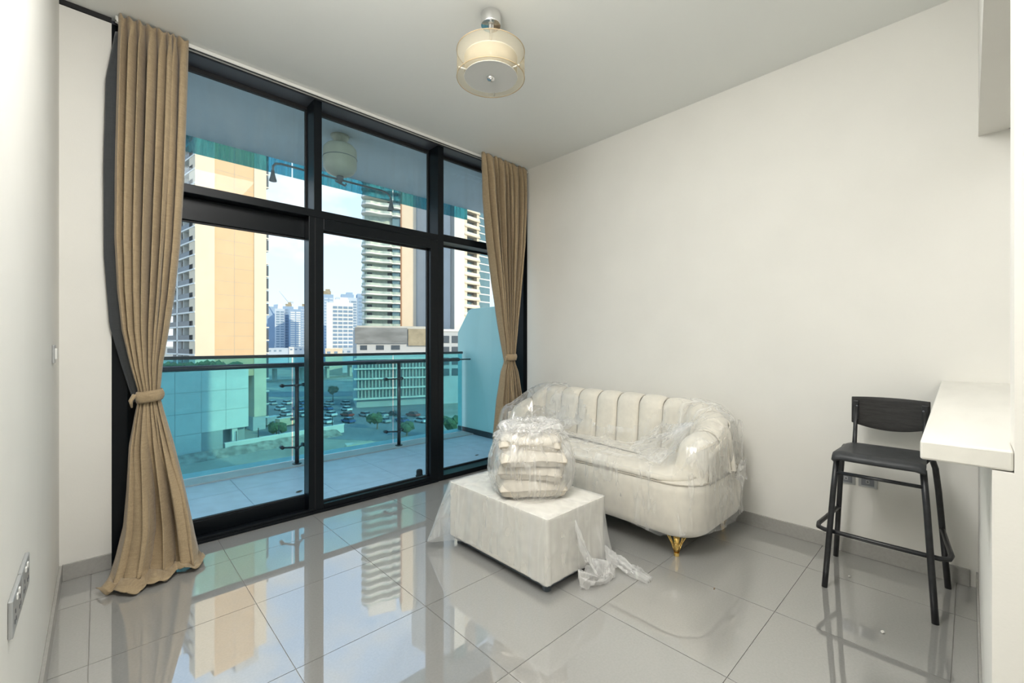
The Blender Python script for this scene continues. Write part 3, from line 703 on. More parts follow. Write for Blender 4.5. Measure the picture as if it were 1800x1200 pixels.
def crease(p, gathers):
    """wrinkle height at a point: ridges that radiate from where the film is gathered"""
    h = 0
    for (g, axis, k, reach, amp) in gathers:
        d = Vector(p)-Vector(g); r = d.length
        a = Vector(axis[0]); b = Vector(axis[1]); th = math.atan2(d.dot(b), d.dot(a))
        wv = math.sin(k*th + 3*mnoise.noise(Vector((th*2, r*1.5, k)))) 
        h += amp*(abs(wv)**.5*(1 if wv > 0 else -.4))*math.exp(-(r/reach)**2)*min(1, r/.06)
    return h
def sofa_film():
    # membrane over the sofa: height field over the plan, pulled taut over hollows, then skirts down the front and the right end
    nx, ny = 96, 190
    X = np.linspace(SX0-.012, SX1+.008, nx); Y = np.linspace(SY0-.012, SY1+.008, ny)
    GX, GY_ = np.meshgrid(X, Y, indexing='ij')
    H = np.full((nx, ny), .47)
    inner = (GX < 3.10) & (GX > SX0+.01) & (GY_ > SY0+.1) & (GY_ < SY1-.1)
    H[inner] = .535
    for s in np.linspace(.0, s_tot, 500):
        x, y, n = s_at(min(max(s, .011), s_tot-.011)); hh = s_top(s)+.012
        d = np.hypot(GX-x, GY_-y); m = d < .150
        H[m] = np.maximum(H[m], hh-.10*(d[m]/.150)**4)
    Z = H.copy()
    for it in range(700):
        A = Z.copy(); A[1:-1, 1:-1] = (Z[2:, 1:-1]+Z[:-2, 1:-1]+Z[1:-1, 2:]+Z[1:-1, :-2])/4 - .0009
        Z = np.maximum(H, A); 
    gat = [((2.80, 1.22, .72), ((0, 1, 0), (1, 0, 0)), 17, .42, .010), ((3.14, 2.98, .78), ((0, -1, 0), (-1, 0, 0)), 14, .5, .010), ((3.0, 1.06, .42), ((1, 0, 0), (0, 0, 1)), 15, .3, .006)]
    P = np.stack([GX, GY_, Z], -1)
    for i in range(nx):
        for j in range(ny):
            w = crease(P[i, j], gat) + .004*mnoise.noise(Vector((P[i, j]*7).tolist())) + .003*mnoise.noise(Vector((P[i, j]*22).tolist()))
            P[i, j, 2] += max(-.001, w)+.004
    # shape edge to the rounded plan
    t = thing('plastic_wrap', 'clear crinkled plastic film wrapped over the cream sofa', 'plastic wrap', ((SX0+SX1)/2, (SY0+SY1)/2, .14), group='clear plastic wraps')
    def inside(x, y, ins=0):
        if x < SX0+.52 and y > SY1-.52: return math.hypot(x-SX0-.52, y-SY1+.52) <= .532
        r = .20; cx = min(max(x, SX0+r), SX1-r); cy = min(max(y, SY0+r), SY1-r)
        return math.hypot(x-cx, y-cy) <= r+.012-ins
    vs = P.reshape(-1, 3).tolist(); fs = []
    for i in range(nx-1):
        for j in range(ny-1):
            if GX[i, j] > 3.00+.30*abs((GY_[i, j]-1.98)/.72)**3+.03*mnoise.noise(Vector((GY_[i, j]*5, 0, 0))): continue
            if inside(GX[i, j], GY_[i, j]) and inside(GX[i+1, j+1], GY_[i+1, j+1]) and inside(GX[i+1, j], GY_[i+1, j]) and inside(GX[i, j+1], GY_[i, j+1]): fs.append((i*ny+j, i*ny+j+1, (i+1)*ny+j+1, (i+1)*ny+j))
    MB().add(vs, fs).build('top_sheet', 'film_sofa', t, smooth=True)
    # skirt around the plan
    ring = rrect(SX0-.014, SX1+.006, SY0-.014, SY1+.006, (.20, .16, .16, .52), 16)
    ring = np.array(ring); q = np.r_[0, np.cumsum(np.hypot(*np.diff(np.r_[ring, ring[:1]], axis=0).T))]
    N = 380; NZ = 40; S = np.zeros((NZ, N, 3)); RX = np.r_[ring[:, 0], ring[0, 0]]; RY = np.r_[ring[:, 1], ring[0, 1]]
    cx, cy = (SX0+SX1)/2, (SY0+SY1)/2
    for k in range(N):
        s = q[-1]*k/N; x = np.interp(s, q, RX); y = np.interp(s, q, RY)
        i = int(np.clip(np.searchsorted(X, x), 1, nx-2)); j = int(np.clip(np.searchsorted(Y, y), 1, ny-2))
        i2 = int(np.clip(i + (3 if x < cx else -3), 0, nx-1)); j2 = int(np.clip(j+(3 if y < cy else -3), 0, ny-1))
        ztop = max(.47, Z[i2, j2]-.03)
        if x > 3.2: ztop = .60
        zbot = .150+.020*mnoise.noise(Vector((s*2, 0, 0)))+.012*math.sin(s*9)
        for r in range(NZ):
            v = r/(NZ-1); z = ztop+(zbot-ztop)*v
            d = Vector((x-cx, y-cy, 0)); nx_, ny_ = (0, 0)
            p = (x, y, z)
            w = crease(p, gat) + .004*mnoise.noise(Vector((s*9, z*4, 1))) + .004*mnoise.noise(Vector((s*26, z*9, 4)))
            w = max(-.004, w) + .010*max(0, v-.85)/.15*(.5+.5*math.sin(s*31))
            ux, uy = (x-min(max(x, SX0+.2), SX1-.2)), (y-min(max(y, SY0+.2), SY1-.2)); l = math.hypot(ux, uy) or 1
            S[r, k] = (x+ux/l*w, min(3.16, y+uy/l*w), z)
            S[r, k, 0] = min(S[r, k, 0], 3.36)
    MB().grid(S, True).build('skirt', 'film_sofa', t, smooth=True)
    # fans of creased film pulled from the arm and from the far corner
    def fan(g, arc, amp, nr=34, na=90, seed=0):
        F = np.zeros((nr, na, 3)); g = Vector(g); arc = [Vector(a) for a in arc]
        for j in range(na):
            u = j/(na-1)*(len(arc)-1); k = min(int(u), len(arc)-2); q = arc[k].lerp(arc[k+1], u-k)
            ridge = math.sin(j*.62+2*mnoise.noise(Vector((j*.13, seed, 0))))
            for r in range(nr):
                v = r/(nr-1); p = g.lerp(q, v)
                sag = -.05*math.sin(PI*v)*(g.z-q.z)/.25*.5
                d = amp*ridge*min(1, v*5)*(1-.55*v)*(.6+.8*mnoise.noise(Vector((j*.2, v*4, seed+5))))
                F[r, j] = (p.x+d*.4, p.y+d*.5, max(p.z+sag+d, .53 if p.x < 3.08 else 0))
        MB().grid(F).build('gathered_fan', 'film_gather', t, smooth=True)
    fan((2.86, 1.255, .775), [(2.53, 1.33, .545), (2.60, 1.50, .55), (2.74, 1.66, .552), (2.90, 1.72, .558), (3.04, 1.70, .60), (3.07, 1.60, .70)], .016, seed=1)
    fan((3.16, 2.99, .80), [(2.86, 3.00, .50), (2.74, 2.80, .545), (2.76, 2.58, .55), (2.90, 2.40, .552), (3.06, 2.34, .60), (3.09, 2.28, .76)], .014, seed=2)
    # gathered tuft tied on the right end
    T = np.zeros((14, 30, 3))
    for r in range(14):
        v = r/13
        for k in range(30):
            a = 2*PI*k/30; rad = (.012+.05*v**1.5)*(1+.35*math.sin(5*a+4*v)+.2*math.sin(9*a))
            T[r, k] = (3.03+rad*math.cos(a)*1.0, SY0-.018-.05*v, .43+rad*math.sin(a)*1.3+.03*v)
    MB().grid(T, True).build('tuft', 'film_knot', t, smooth=True)
sofa_film()

# ------------------------------------------------------------------ wrapped ottoman
OX0, OX1, OY0, OY1, OZ0, OZ1 = 1.66, 2.155, 1.485, 2.335, .045, .395
ot = thing('ottoman', 'low white box ottoman wrapped in plastic in front of the sofa', 'ottoman', ((OX0+OX1)/2, (OY0+OY1)/2, 0))
MB().box(OX0, OX1, OY0, OY1, OZ0+.004, OZ1).build('body', 'ottoman_fabric', ot, bevel=.008)
MB().box(OX0+.02, OX1-.02, OY0+.02, OY1-.02, .028, OZ0+.006).build('plinth', 'ottoman_base', ot)
for x in (OX0+.05, OX1-.05):
    for y in (OY0+.05, OY1-.05): MB().lathe([(.022, 0), (.024, .03)], (x, y, 0), 16).build('foot', 'ottoman_base', ot)
def box_film():
    t = thing('plastic_wrap', 'clear plastic sheet draped over the low box with its tail on the floor', 'plastic wrap', ((OX0+OX1)/2, (OY0+OY1)/2, .03), group='clear plastic wraps')
    e = .006
    N = 80; P = np.zeros((N, N, 3))
    for i in range(N):
        for j in range(N):
            x = OX0-e+(OX1-OX0+2*e)*i/(N-1); y = OY0-e+(OY1-OY0+2*e)*j/(N-1)
            P[i, j] = (x, y, OZ1+.003+.004*abs(mnoise.noise(Vector((x*14, y*5, 0)))))
    MB().grid(P).build('top_sheet', 'film_box', t, smooth=True)
    # skirt with a flare at the far left corner and a sag along the near side
    per = [(OX0, OY1), (OX0, OY0), (OX1, OY0), (OX1, OY1)]
    seg = [0, OY1-OY0, OY1-OY0+OX1-OX0, 2*(OY1-OY0)+OX1-OX0, 2*(OY1-OY0+OX1-OX0)]
    M_, R = 260, 46; S = np.zeros((R, M_, 3))
    for k in range(M_):
        s = seg[-1]*k/M_
        if s < seg[1]: x, y, n = OX0, OY1-s, (-1, 0)
        elif s < seg[2]: x, y, n = OX0+s-seg[1], OY0, (0, -1)
        elif s < seg[3]: x, y, n = OX1, OY0+s-seg[2], (1, 0)
        else: x, y, n = OX1-(s-seg[3]), OY1, (0, 1)
        dc = math.hypot(x-OX0, y-OY1)              # distance from far left corner
        dr = math.hypot(x-OX1, y-OY0)              # distance from near right corner
        zb = .055+.035*mnoise.noise(Vector((s*2.2, 3, 0)))+.03*math.exp(-((s-.55)/.25)**2)
        for r in range(R):
            v = r/(R-1); z = OZ1+.003+(zb-OZ1)*v
            w = .006+.010*v*abs(math.sin(s*26+2*mnoise.noise(Vector((s*5, z*2, 0)))))+.006*v*mnoise.noise(Vector((s*18, z*5, 2)))+.004*math.sin(s*60+4*mnoise.noise(Vector((s*7, z*6, 9))))*v
            fl1 = .15*math.exp(-(dc/.09)**2)*v**1.1; fl2 = .05*math.exp(-(dr/.16)**2)*v*v
            px, py = x+n[0]*w, y+n[1]*w
            cxn, cyn = (-.97, .25)
            px += cxn*fl1; py += cyn*fl1; px += .6*fl2; py -= .8*fl2
            zz = z-.015*fl1/.15*v
            S[r, k] = (px, py, max(.012, zz))
    MB().grid(S, True).build('skirt', 'film_box', t, smooth=True)
    # gathered tail: bunch at the near right corner, then a twisted strip lying on the floor
    def strip(name, pts, wid, ns=26, amp=.018, mat='film_box'):
        pts = [Vector(p) for p in pts]; NP = 44; T = np.zeros((NP, ns, 3))
        for i in range(NP):
            u = i/(NP-1)*(len(pts)-1); a = min(int(u), len(pts)-2); f = u-a
            p = pts[a].lerp(pts[a+1], f*f*(3-2*f)); W = np.interp(u, range(len(wid)), wid)
            d = (pts[a+1]-pts[a]); d.z = 0; d.normalize(); sd = Vector((-d.y, d.x, 0))
            for j in range(ns):
                b = j/(ns-1)*2-1
                h = amp*(math.sin(b*9+u*2.2)+.6*math.sin(b*17+u*5)+.8*mnoise.noise(Vector((b*4, u*4, 1))))
                q = p+sd*(b*W)+Vector((0, 0, h+abs(b)*-.3*p.z))
                T[i, j] = (q.x, q.y, max(.006, q.z))
        MB().grid(T).build(name, mat, t, smooth=True)
    strip('bunch', [(1.86, 1.462, .34), (1.90, 1.435, .22), (1.94, 1.40, .11), (1.93, 1.37, .05)], [.05, .07, .10, .11], amp=.016)
    strip('tail', [(2.12, 1.455, .12), (2.17, 1.40, .06), (2.165, 1.30, .03), (2.16, 1.19, .022)], [.05, .055, .05, .025], amp=.014)
    strip('tail', [(1.86, 1.44, .06), (1.90, 1.40, .045), (1.97, 1.375, .04), (2.05, 1.39, .045), (2.12, 1.43, .06)], [.04, .045, .045, .045, .04], amp=.018, mat='film_knot')
box_film()

# ------------------------------------------------------------------ cushions in a bag
CXc, CYc = 1.925, 1.855
def cushions():
    z = OZ1+.012
    labs = ['cream cushion at the bottom of the bagged stack on the ottoman', 'cream cushion second from the bottom of the bagged stack', 'cream cushion third from the bottom of the bagged stack', 'cream cushion on top of the bagged stack, folded at its front']
    specs = [(.205, .108, .10), (.196, .096, -.14), (.200, .094, .06), (.186, .090, -.08)]
    for k, (hw, th, dr) in enumerate(specs):
        cx, cy = CXc+.012*math.sin(k*2.1), CYc+.012*math.cos(k*1.7)
        t = thing('cushion', labs[k], 'cushion', (cx, cy, z), group='cream cushions in a plastic bag')
        rot = math.radians(46)-PI/2+dr; N = 24
        top = np.zeros((N, N, 3)); bot = np.zeros((N, N, 3))
        for i in range(N):
            for j in range(N):
                a, b = i/(N-1)*2-1, j/(N-1)*2-1
                pin = 1-.07*b*b*abs(a)**3; pin2 = 1-.07*a*a*abs(b)**3
                x, y = a*hw*pin, b*hw*pin2
                T = th/2*((1-a**6)*(1-b**6))**.34
                sag = -.018*(a*a+b*b)*(.3+.25*k)
                wr = .005*mnoise.noise(Vector((a*3, b*3, k*5)))
                X_, Y_ = x*math.cos(rot)-y*math.sin(rot), x*math.sin(rot)+y*math.cos(rot)
                zc = th/2+sag
                top[i, j] = (X_, Y_, zc+T+wr); bot[i, j] = (X_, Y_, max(zc-T+wr, 0 if k == 0 else -.02))
        b = MB().grid(top); b.grid(bot[::-1]); 
        b.build('cover', 'cushion_fabric', t, smooth=True, local=True, sub=0)
        edge = [top[0, j] for j in range(N)]+[top[i, N-1] for i in range(1, N)]+[top[N-1, j] for j in range(N-2, -1, -1)]+[top[i, 0] for i in range(N-2, 0, -1)]
        MB().tube([tuple(p) for p in edge], .0035, 6, closed=True).build('piping', 'sofa_seam', t, smooth=True, local=True)
        z += th*.93
    return z
ztop = cushions()
def bag():
    t = thing('plastic_bag', 'knotted clear plastic bag around the stack of cushions', 'plastic bag', (CXc, CYc, OZ1+.008))
    N, R = 160, 70; z0, z1 = OZ1+.009, ztop+.02
    kx, ky, kz = CXc-.075, CYc-.095, z1-.055        # knot on the camera side of the top
    P = np.zeros((R, N, 3))
    for r in range(R):
        v = r/(R-1)
        for k in range(N):
            a = 2*PI*k/N
            sq = 1/(abs(math.cos(a-.02))**3+abs(math.sin(a-.02))**3)**(1/3)
            if v < .72:
                u = v/.72; rad = .245*(.86+.20*math.sin(PI*min(1, u*1.05))**.8)*(.80+.2*sq); z = z0+(z1-.06-z0)*u; cx, cy = CXc, CYc
            else:
                u = (v-.72)/.28; rad = .245*.92*(.80+.2*sq)*max(.05, (1-u**1.6)); z = z1-.06+.075*math.sin(u*PI/2)-.045*u**4
                cx, cy = CXc+(kx-CXc)*u*u, CYc+(ky-CYc)*u*u
            pleat = math.sin(a*23+3*mnoise.noise(Vector((math.cos(a)*2, math.sin(a)*2, v*3))))
            rad += .007*pleat*(.3+v)+.012*mnoise.noise(Vector((math.cos(a)*4, math.sin(a)*4, v*5)))+.006*mnoise.noise(Vector((math.cos(a)*11, math.sin(a)*11, v*14)))
            P[r, k] = (cx+rad*math.cos(a), cy+rad*math.sin(a), max(OZ1+.008, z+.008*mnoise.noise(Vector((math.cos(a)*5, math.sin(a)*5, 7+v*4)))*v))
    MB().grid(P, True).build('bag_body', 'film_bag', t, smooth=True)
    # crumpled collar round the top and the tied knot with its ruffled ends
    for (rx, cz, amp, seed) in ((.165, z1-.005, .028, 1), (.125, z1+.012, .022, 2)):
        C = np.zeros((10, 120, 3))
        for r in range(10):
            v = r/9
            for k in range(120):
                a = 2*PI*k/120; ph = 2*PI*v
                tr = .030*(1+.5*mnoise.noise(Vector((math.cos(a)*5, math.sin(a)*5, seed))))
                rr = rx+tr*math.cos(ph)+amp*.5*mnoise.noise(Vector((math.cos(a)*9, math.sin(a)*9, seed+v*2)))
                C[r, k] = (CXc+.012+rr*math.cos(a), CYc+.012+rr*math.sin(a), cz+tr*.75*math.sin(ph)+amp*mnoise.noise(Vector((math.cos(a)*6, math.sin(a)*6, seed*3+v))))
        MB().grid(C, True).build('collar', 'film_bag', t, smooth=True)
    kn = MB()
    kpts = [(kx+.03*math.cos(a)*1.1, ky+.03*math.sin(a)*.4-.02, kz+.03+.026*math.sin(2*a)) for a in np.linspace(0, 2*PI, 24)]
    kn.tube(kpts, [.016+.004*math.sin(i*1.7) for i in range(24)], 10)
    kn.build('knot', 'film_knot', t, smooth=True)
    for sgn, dx, dy in ((1, .10, -.05), (-1, -.06, .09)):
        T = np.zeros((16, 22, 3))
        for r in range(16):
            v = r/15
            for k in range(22):
                b = k/21*2-1; w = .014+.06*v
                T[r, k] = (kx+dx*v+b*w*.7*abs(dy)/.1, ky-.02+dy*v-b*w*.7*abs(dx)/.1, kz+.045+.03*math.sin(v*2)+.018*math.sin(b*7+v*5)*v)
        MB().grid(T).build('knot_end', 'film_knot', t, smooth=True)
bag()

# ------------------------------------------------------------------ balcony
BX0, BX1 = -1.0, 3.87
bf = struct(MB().box(BX0, BX1, 3.64, 4.85, -.14, -.006).build('balcony_floor', 'balcony_grout'), 'pale grey tiled balcony floor')
bx = [BX0, -.30, .30, .905, 1.51, 2.115, 2.72, 3.325, BX1]; by = [3.64, 3.84, 4.44, 4.85]
bcache = {}
for i in range(len(bx)-1):
    for j in range(len(by)-1): tile_at(bx[i], bx[i+1], by[j], by[j+1], bf, 'balcony_tile', 0, .012, .004, bcache)
struct(MB().box(BX0, 4.3, 4.85, 5.30, -.30, .014).build('balcony_curb', 'curb', bevel=.003), 'pale stone kerb along the balcony edge')
struct(MB().box(BX0, 4.3, 3.63, 5.07, 3.25, 3.47).build('balcony_soffit', 'balcony_soffit'), 'blue grey underside of the balcony above')
rl = thing('balcony_railing', 'turquoise glass balcony railing with dark steel posts and handrail', 'railing', (1.7, 5.0, .014))
PYR, GYR = 4.93, 5.08
for x in (-.97, .22, 1.53, 2.73):
    p = MB().tube([(x, PYR, .014), (x, PYR, 1.045)], .021, 16).build('post', 'rail_metal', rl, smooth=True)
    MB().lathe([(.045, 0), (.045, .008)], (x, PYR, .014), 20).build('base_plate', 'rail_metal', p)
    for z in (.185, .845):
        MB().tube([(x-.108, GYR-.03, z-.006), (x-.05, PYR+.045, z), (x, PYR, z+.003), (x+.05, PYR+.045, z), (x+.108, GYR-.03, z-.006)], .0095, 10).build('spider_arm', 'rail_metal', p, smooth=True)
        for s in (-1, 1): MB().tube([(x+s*.108, GYR-.04, z-.006), (x+s*.108, GYR+.02, z-.006)], .019, 14).build('clamp_disc', 'rail_metal', p, smooth=True)
        MB().lathe([(.028, -.012), (.028, .012)], (x, PYR, z+.002), 16).build('clamp_collar', 'rail_metal', p)
    
gx = [-.97, .22, 1.53, 2.73, 3.83]
for a, b in zip(gx[:-1], gx[1:]): MB().box(a+.008, b-.008, GYR-.006, GYR+.006, .02, 1.142).build('glass_panel', 'rail_glass', rl)
MB().box(BX0, 3.83, GYR-.018, GYR+.018, 1.140, 1.172).build('cap_rail', 'rail_metal', rl, bevel=.004)
MB().tube([(BX0, PYR, 1.064), (3.66, PYR, 1.064)], .024, 16).build('handrail', 'rail_metal', rl, smooth=True)
MB().tube([(3.66, PYR, 1.064), (3.86, PYR, 1.064)], .010, 10).build('wall_bracket', 'rail_metal', rl, smooth=True)
# glass of the railing above hangs below the slab edge
fg = thing('fascia_glass', 'streaked turquoise glass strip hanging from the slab edge above', 'glass panel', (1.7, 5.085, 3.1))
for a, b in zip([-.87, .33, 1.53, 2.73, 3.93][:-1], [-.87, .33, 1.53, 2.73, 3.93][1:]): MB().box(a+.008, b-.008, GYR, GYR+.012, 3.10, 3.60).build('glass_panel', 'fascia_glass', fg)
# partition to the neighbour
poly = [(3.64, 0), (5.24, 0), (5.24, 1.45), (4.98, 1.765), (4.92, 1.785), (3.64, 1.79)]
struct(MB().prism(poly, 3.87, 3.95, 'x').build('wall_partition', 'mint_wall', bevel=.004), 'mint green balcony partition with a sloping top corner')
struct(MB().box(3.855, 3.871, 3.64, 5.22, .0, .075).build('baseboard_balcony', 'rail_metal'), 'dark skirting at the foot of the mint partition')
# hanging powder tank with pipe and two nozzles
TX, TY = 1.655, 4.10
tk = thing('fire_extinguisher_tank', 'cream ceiling hung fire extinguisher tank with pipe and two nozzles', 'fire extinguisher', (TX, TY, 3.25))
MB().lathe([(.02, 2.868), (.07, 2.878), (.120, 2.905), (.146, 2.945), (.150, 2.985), (.150, 3.100), (.145, 3.128), (.122, 3.155), (.075, 3.172), (.05, 3.178)], (TX, TY, 0), 44).build('tank', 'tank_cream', tk, smooth=True)
MB().tube([(TX+.1512*math.cos(2*PI*k/48), TY+.1512*math.sin(2*PI*k/48), 3.035) for k in range(48)], .003, 6, closed=True).build('weld_seam', 'pipe_grey', tk, smooth=True)
MB().lathe([(.05, 3.176), (.055, 3.20), (.075, 3.225), (.085, 3.249)], (TX, TY, 0), 30).build('ceiling_mount', 'tank_cream', tk, smooth=True)
vv = MB(); vv.lathe([(.012, 2.80), (.022, 2.815), (.022, 2.845), (.032, 2.850), (.032, 2.870)], (TX, TY, 0), 18); vv.tube([(TX-.05, TY-.02, 2.81), (TX+.055, TY+.02, 2.80)], .009, 10); vv.tube([(TX+.055, TY+.02, 2.80), (TX+.07, TY+.02, 2.82)], .007, 8)
vv.build('valve', 'pipe_grey', tk, smooth=True)
pz = 2.84
MB().tube([(1.085, TY+.02, 2.765), (1.087, TY+.02, 2.815), (1.105, TY+.02, 2.84), (1.15, TY+.02, 2.85), (TX, TY+.02, 2.845), (2.08, TY+.02, 2.845), (2.15, TY+.02, 2.832), (2.185, TY+.02, 2.80), (2.192, TY+.02, 2.755)], .0095, 12).build('pipe', 'pipe_grey', tk, smooth=True)
for x, z in ((1.085, 2.765), (2.192, 2.755)):
    MB().lathe([(.012, .01), (.015, -.01), (.022, -.045), (.030, -.072), (.030, -.080)], (x, TY+.02, z), 18).build('nozzle', 'pipe_grey', tk, autos=True)
tag(MB().blob((1.26, 4.02, .006), .03, 1, .4, (1.3, .5, .25)).build('dry_leaf', 'dry_leaf'), 'curled dry leaf on the balcony tiles behind the left door', 'leaf')
tag(MB().blob((3.16, 3.92, .005), .022, 1, .5, (1.6, .4, .25)).build('dry_leaf', 'dry_leaf'), 'dry twig on the balcony tiles near the mint partition', 'leaf')
# the building the flat is part of, above, below and beside the room, unseen and sized for its shadow
own = MB()
own.box(-45, 38, -14, 3.40, 3.50, 37); own.box(-45, 38, -14, 3.40, -21, -.20); own.box(-45, -.40, -14, 3.40, -.2, 3.5); own.box(3.68, 38, -14, 3.40, -.2, 3.5); own.box(-.4, 3.68, -14, -3.5, -.2, 3.5)
struct(own.build('facade', 'facade_own'))

# ------------------------------------------------------------------ the city outside
fwd = Vector((math.cos(YAW), math.sin(YAW), 0)); rgt = Vector((math.sin(YAW), -math.cos(YAW), 0))
GZ = -21.0
def far(u, d):
    p = fwd*d + rgt*(d*(u-900)/765); return (p.x, p.y)
TH = math.radians(9)
gr = MB().box(-900, 2500, 8, 3000, GZ-1, GZ); struct(gr.build('ground', 'sand'), 'sandy open ground far below the balcony')
def slab(name, mat, u0, d0, u1, d1, u2, d2, u3, d3, z, label):
    pts = [far(u0, d0), far(u1, d1), far(u2, d2), far(u3, d3)]
    return struct(MB().prism(pts, GZ-.5, z).build(name, mat), label)
slab('parking_lot', 'asphalt', 455, 104, 770, 96, 760, 172, 440, 172, GZ+.06, 'asphalt car park below the towers')
slab('lawn', 'lawn', 640, 74, 790, 74, 800, 95, 690, 95, GZ+.10, 'green lawn beside the car park')
slab('road', 'asphalt', 380, 176, 1000, 190, 1000, 204, 380, 196, GZ+.08, 'grey road behind the car park')
slab('path', 'concrete', 560, 84, 650, 70, 660, 72, 575, 88, GZ+.5, 'concrete path along the lawn')

ANG = math.radians(-20)
def tower(name, label, u, d, ang=TH, group=None):
    x, y = far(u, d); return thing(name, label, 'building', (x, y, GZ), ang, group)
def P_(o, name, mat, boxes, parent=None):
    b = MB()
    for q in boxes: b.box(*q)
    return b.build(name, mat, parent or o, local=True)
G0 = -GZ   # height of our floor above the ground
# -- tan tower on the left
tA = tower('apartment_tower', 'tall tan tower behind the white podium, stepped balconies on its left side', 343, 100)
HA = 97
P_(tA, 'wall', 'tower_cream', [(0, 3.9, 0, 4, 14, HA)]); P_(tA, 'panel', 'tower_tan', [(3.9, 12.6, .35, 4, 14, HA+2)])
P_(tA, 'wall', 'tower_cream', [(12.6, 15.5, 0, 4, 3.5, HA)]); P_(tA, 'core', 'tower_recess', [(1.6, 15.0, 3.9, 22, 3, HA-1)])
P_(tA, 'base', 'tower_grey', [(12.4, 15.4, .2, 4, 0, 3.5)])
P_(tA, 'column', 'tower_white', [(-.1, .7, 12, 12.8, 14, HA)])
cm = {}
def share(key, mat, boxes):
    if key not in cm:
        b = MB()
        for q in boxes: b.box(*q)
        me = b.mesh(key); me.materials.append(MATS[mat]); cm[key] = me
    return cm[key]
for k in range(24):
    z = 16+3.3*k
    inst('balcony_slab', share('a_slab', 'tower_white', [(-.1, 1.7, 0.02, 21, 0, .35)]), tA, (0, 0, z))
    inst('balustrade', share('a_rail', 'tower_dark', [(0, .12, 1.6, 11.8, 0, 1.15), (0, .12, 13, 20.5, 0, 1.15)]), tA, (0, 0, z+.35))
    inst('window', share('a_win', 'tower_glass', [(1.5, 1.62, 5, 8, 0, 2.2)]), tA, (0, 0, z+.45))
    inst('partition', share('a_part', 'tower_pale', [(.2, 1.6, 8.6, 8.9, 0, 2.95)]), tA, (0, 0, z+.35))
    if k % 5 != 2: inst('bay_window', share('a_bay', 'tower_dark', [(15.5, 16.3, .6, 3, .3, 3.0)]), tA, (0, 0, z-13.0))
    inst('bay_slab', share('a_bays', 'tower_pale', [(15.5, 16.4, .5, 3.2, 0, .28)]), tA, (0, 0, z-13.0))
for k in range(1, 26):
    inst('panel_joint', share('a_joint', 'podium_joint', [(3.9, 12.6, .33, .36, 0, .05)]), tA, (0, 0, 14+3.3*k))
inst('panel_joint', share('a_joint2', 'podium_joint', [(8.2, 8.26, .32, .36, 14, HA)]), tA)
P_(tA, 'roof_louvre', 'tower_grey', [(9, 14.5, 2, 9, HA, HA+5)])
# -- podium with hedge
pdm = tower('podium', 'white panelled car park podium with a hedge on its roof', 262, 78)
PW = 0
def solve_w(u, u0=262, d0=78):
    a = np.array(far(u0, d0)); r = np.array(far(u, 1)); e1 = np.array([math.cos(TH), math.sin(TH)])
    return float(np.linalg.solve(np.array([[e1[0], -r[0]], [e1[1], -r[1]]]), -a)[0])
w437, w392, w420 = solve_w(437), solve_w(392), solve_w(420)
PT = G0-3.5-GZ*0
ptop = G0 - 4.2
P_(pdm, 'wall', 'podium_joint', [(-8, w392, .1, 9, 0, ptop-.1), (w392, w437, .1, 9, 5.0, ptop-.1), (w420, w437, 2, 9, 0, 5)])
pw = 4.2
n_c = int((w437+8)/pw)
for c in range(n_c):
    x0 = w437-(c+1)*pw
    for r in range(4):
        z0 = ptop-(r+1)*4.0
        if x0+pw > w392+.1 and z0 < 4.6: continue
        inst('panel', share('pod_panel', 'podium_panel', [(.03, pw-.03, 0, .12, .03, 3.97)]), pdm, (x0, 0, z0))
P_(pdm, 'parapet', 'podium_panel', [(-8, w437, .05, .5, ptop-.25, ptop)])
P_(pdm, 'pillar', 'podium_panel', [(w392+1.8, w392+2.8, .5, 1.3, 0, 5)])
P_(pdm, 'deck', 'concrete', [(-8, w437, .5, 11, ptop-1.2, ptop-.6)])
hb = MB()
for i in range(150):
    hb.blob((-7+(w437+5.5)*random.random(), 1.0+1.4*random.random(), ptop+.3+.7*random.random()), .7+.4*random.random(), 1, .25)
hb.build('hedge', 'leaf', pdm, local=True)['kind'] = 'stuff'
# stone bank and low wall in front
sb = MB(); N = 40; Q = np.zeros((8, N, 3))
for r in range(8):
    for k in range(N):
        x, y = far(250+300*k/(N-1), 76-.0*k); v = r/7
        e1 = Vector((math.cos(TH), math.sin(TH), 0)); e2 = Vector((-math.sin(TH), math.cos(TH), 0)); o = Vector((*far(262, 77.5), 0)) + e1*(-8+44*k/(N-1)) - e2*(9*v)
        Q[r, k] = (o.x, o.y, GZ+1.3-4.2*v+.35*mnoise.noise(Vector((k*.6, r*.9, 0))))
sb.grid(Q); struct(sb.build('stone_bank', 'stone_bank', smooth=True), 'rough stone bank below the podium wall')
lw = tower('low_wall', 'long cream boundary wall between the stone bank and the car park', 392, 88); lw['category'] = 'wall'
P_(lw, 'wall', 'podium_panel', [(0, 26, -1.2, -.8, 0, 2.0)]); P_(lw, 'coping', 'tower_white', [(-.1, 26.1, -1.3, -.7, 2.0, 2.2)])
for k in range(6): inst('post', share('lw_post', 'rail_metal', [(0, .15, -1.05, -.9, 2.2, 4.2)]), lw, (2+4.2*k, 0, 0))
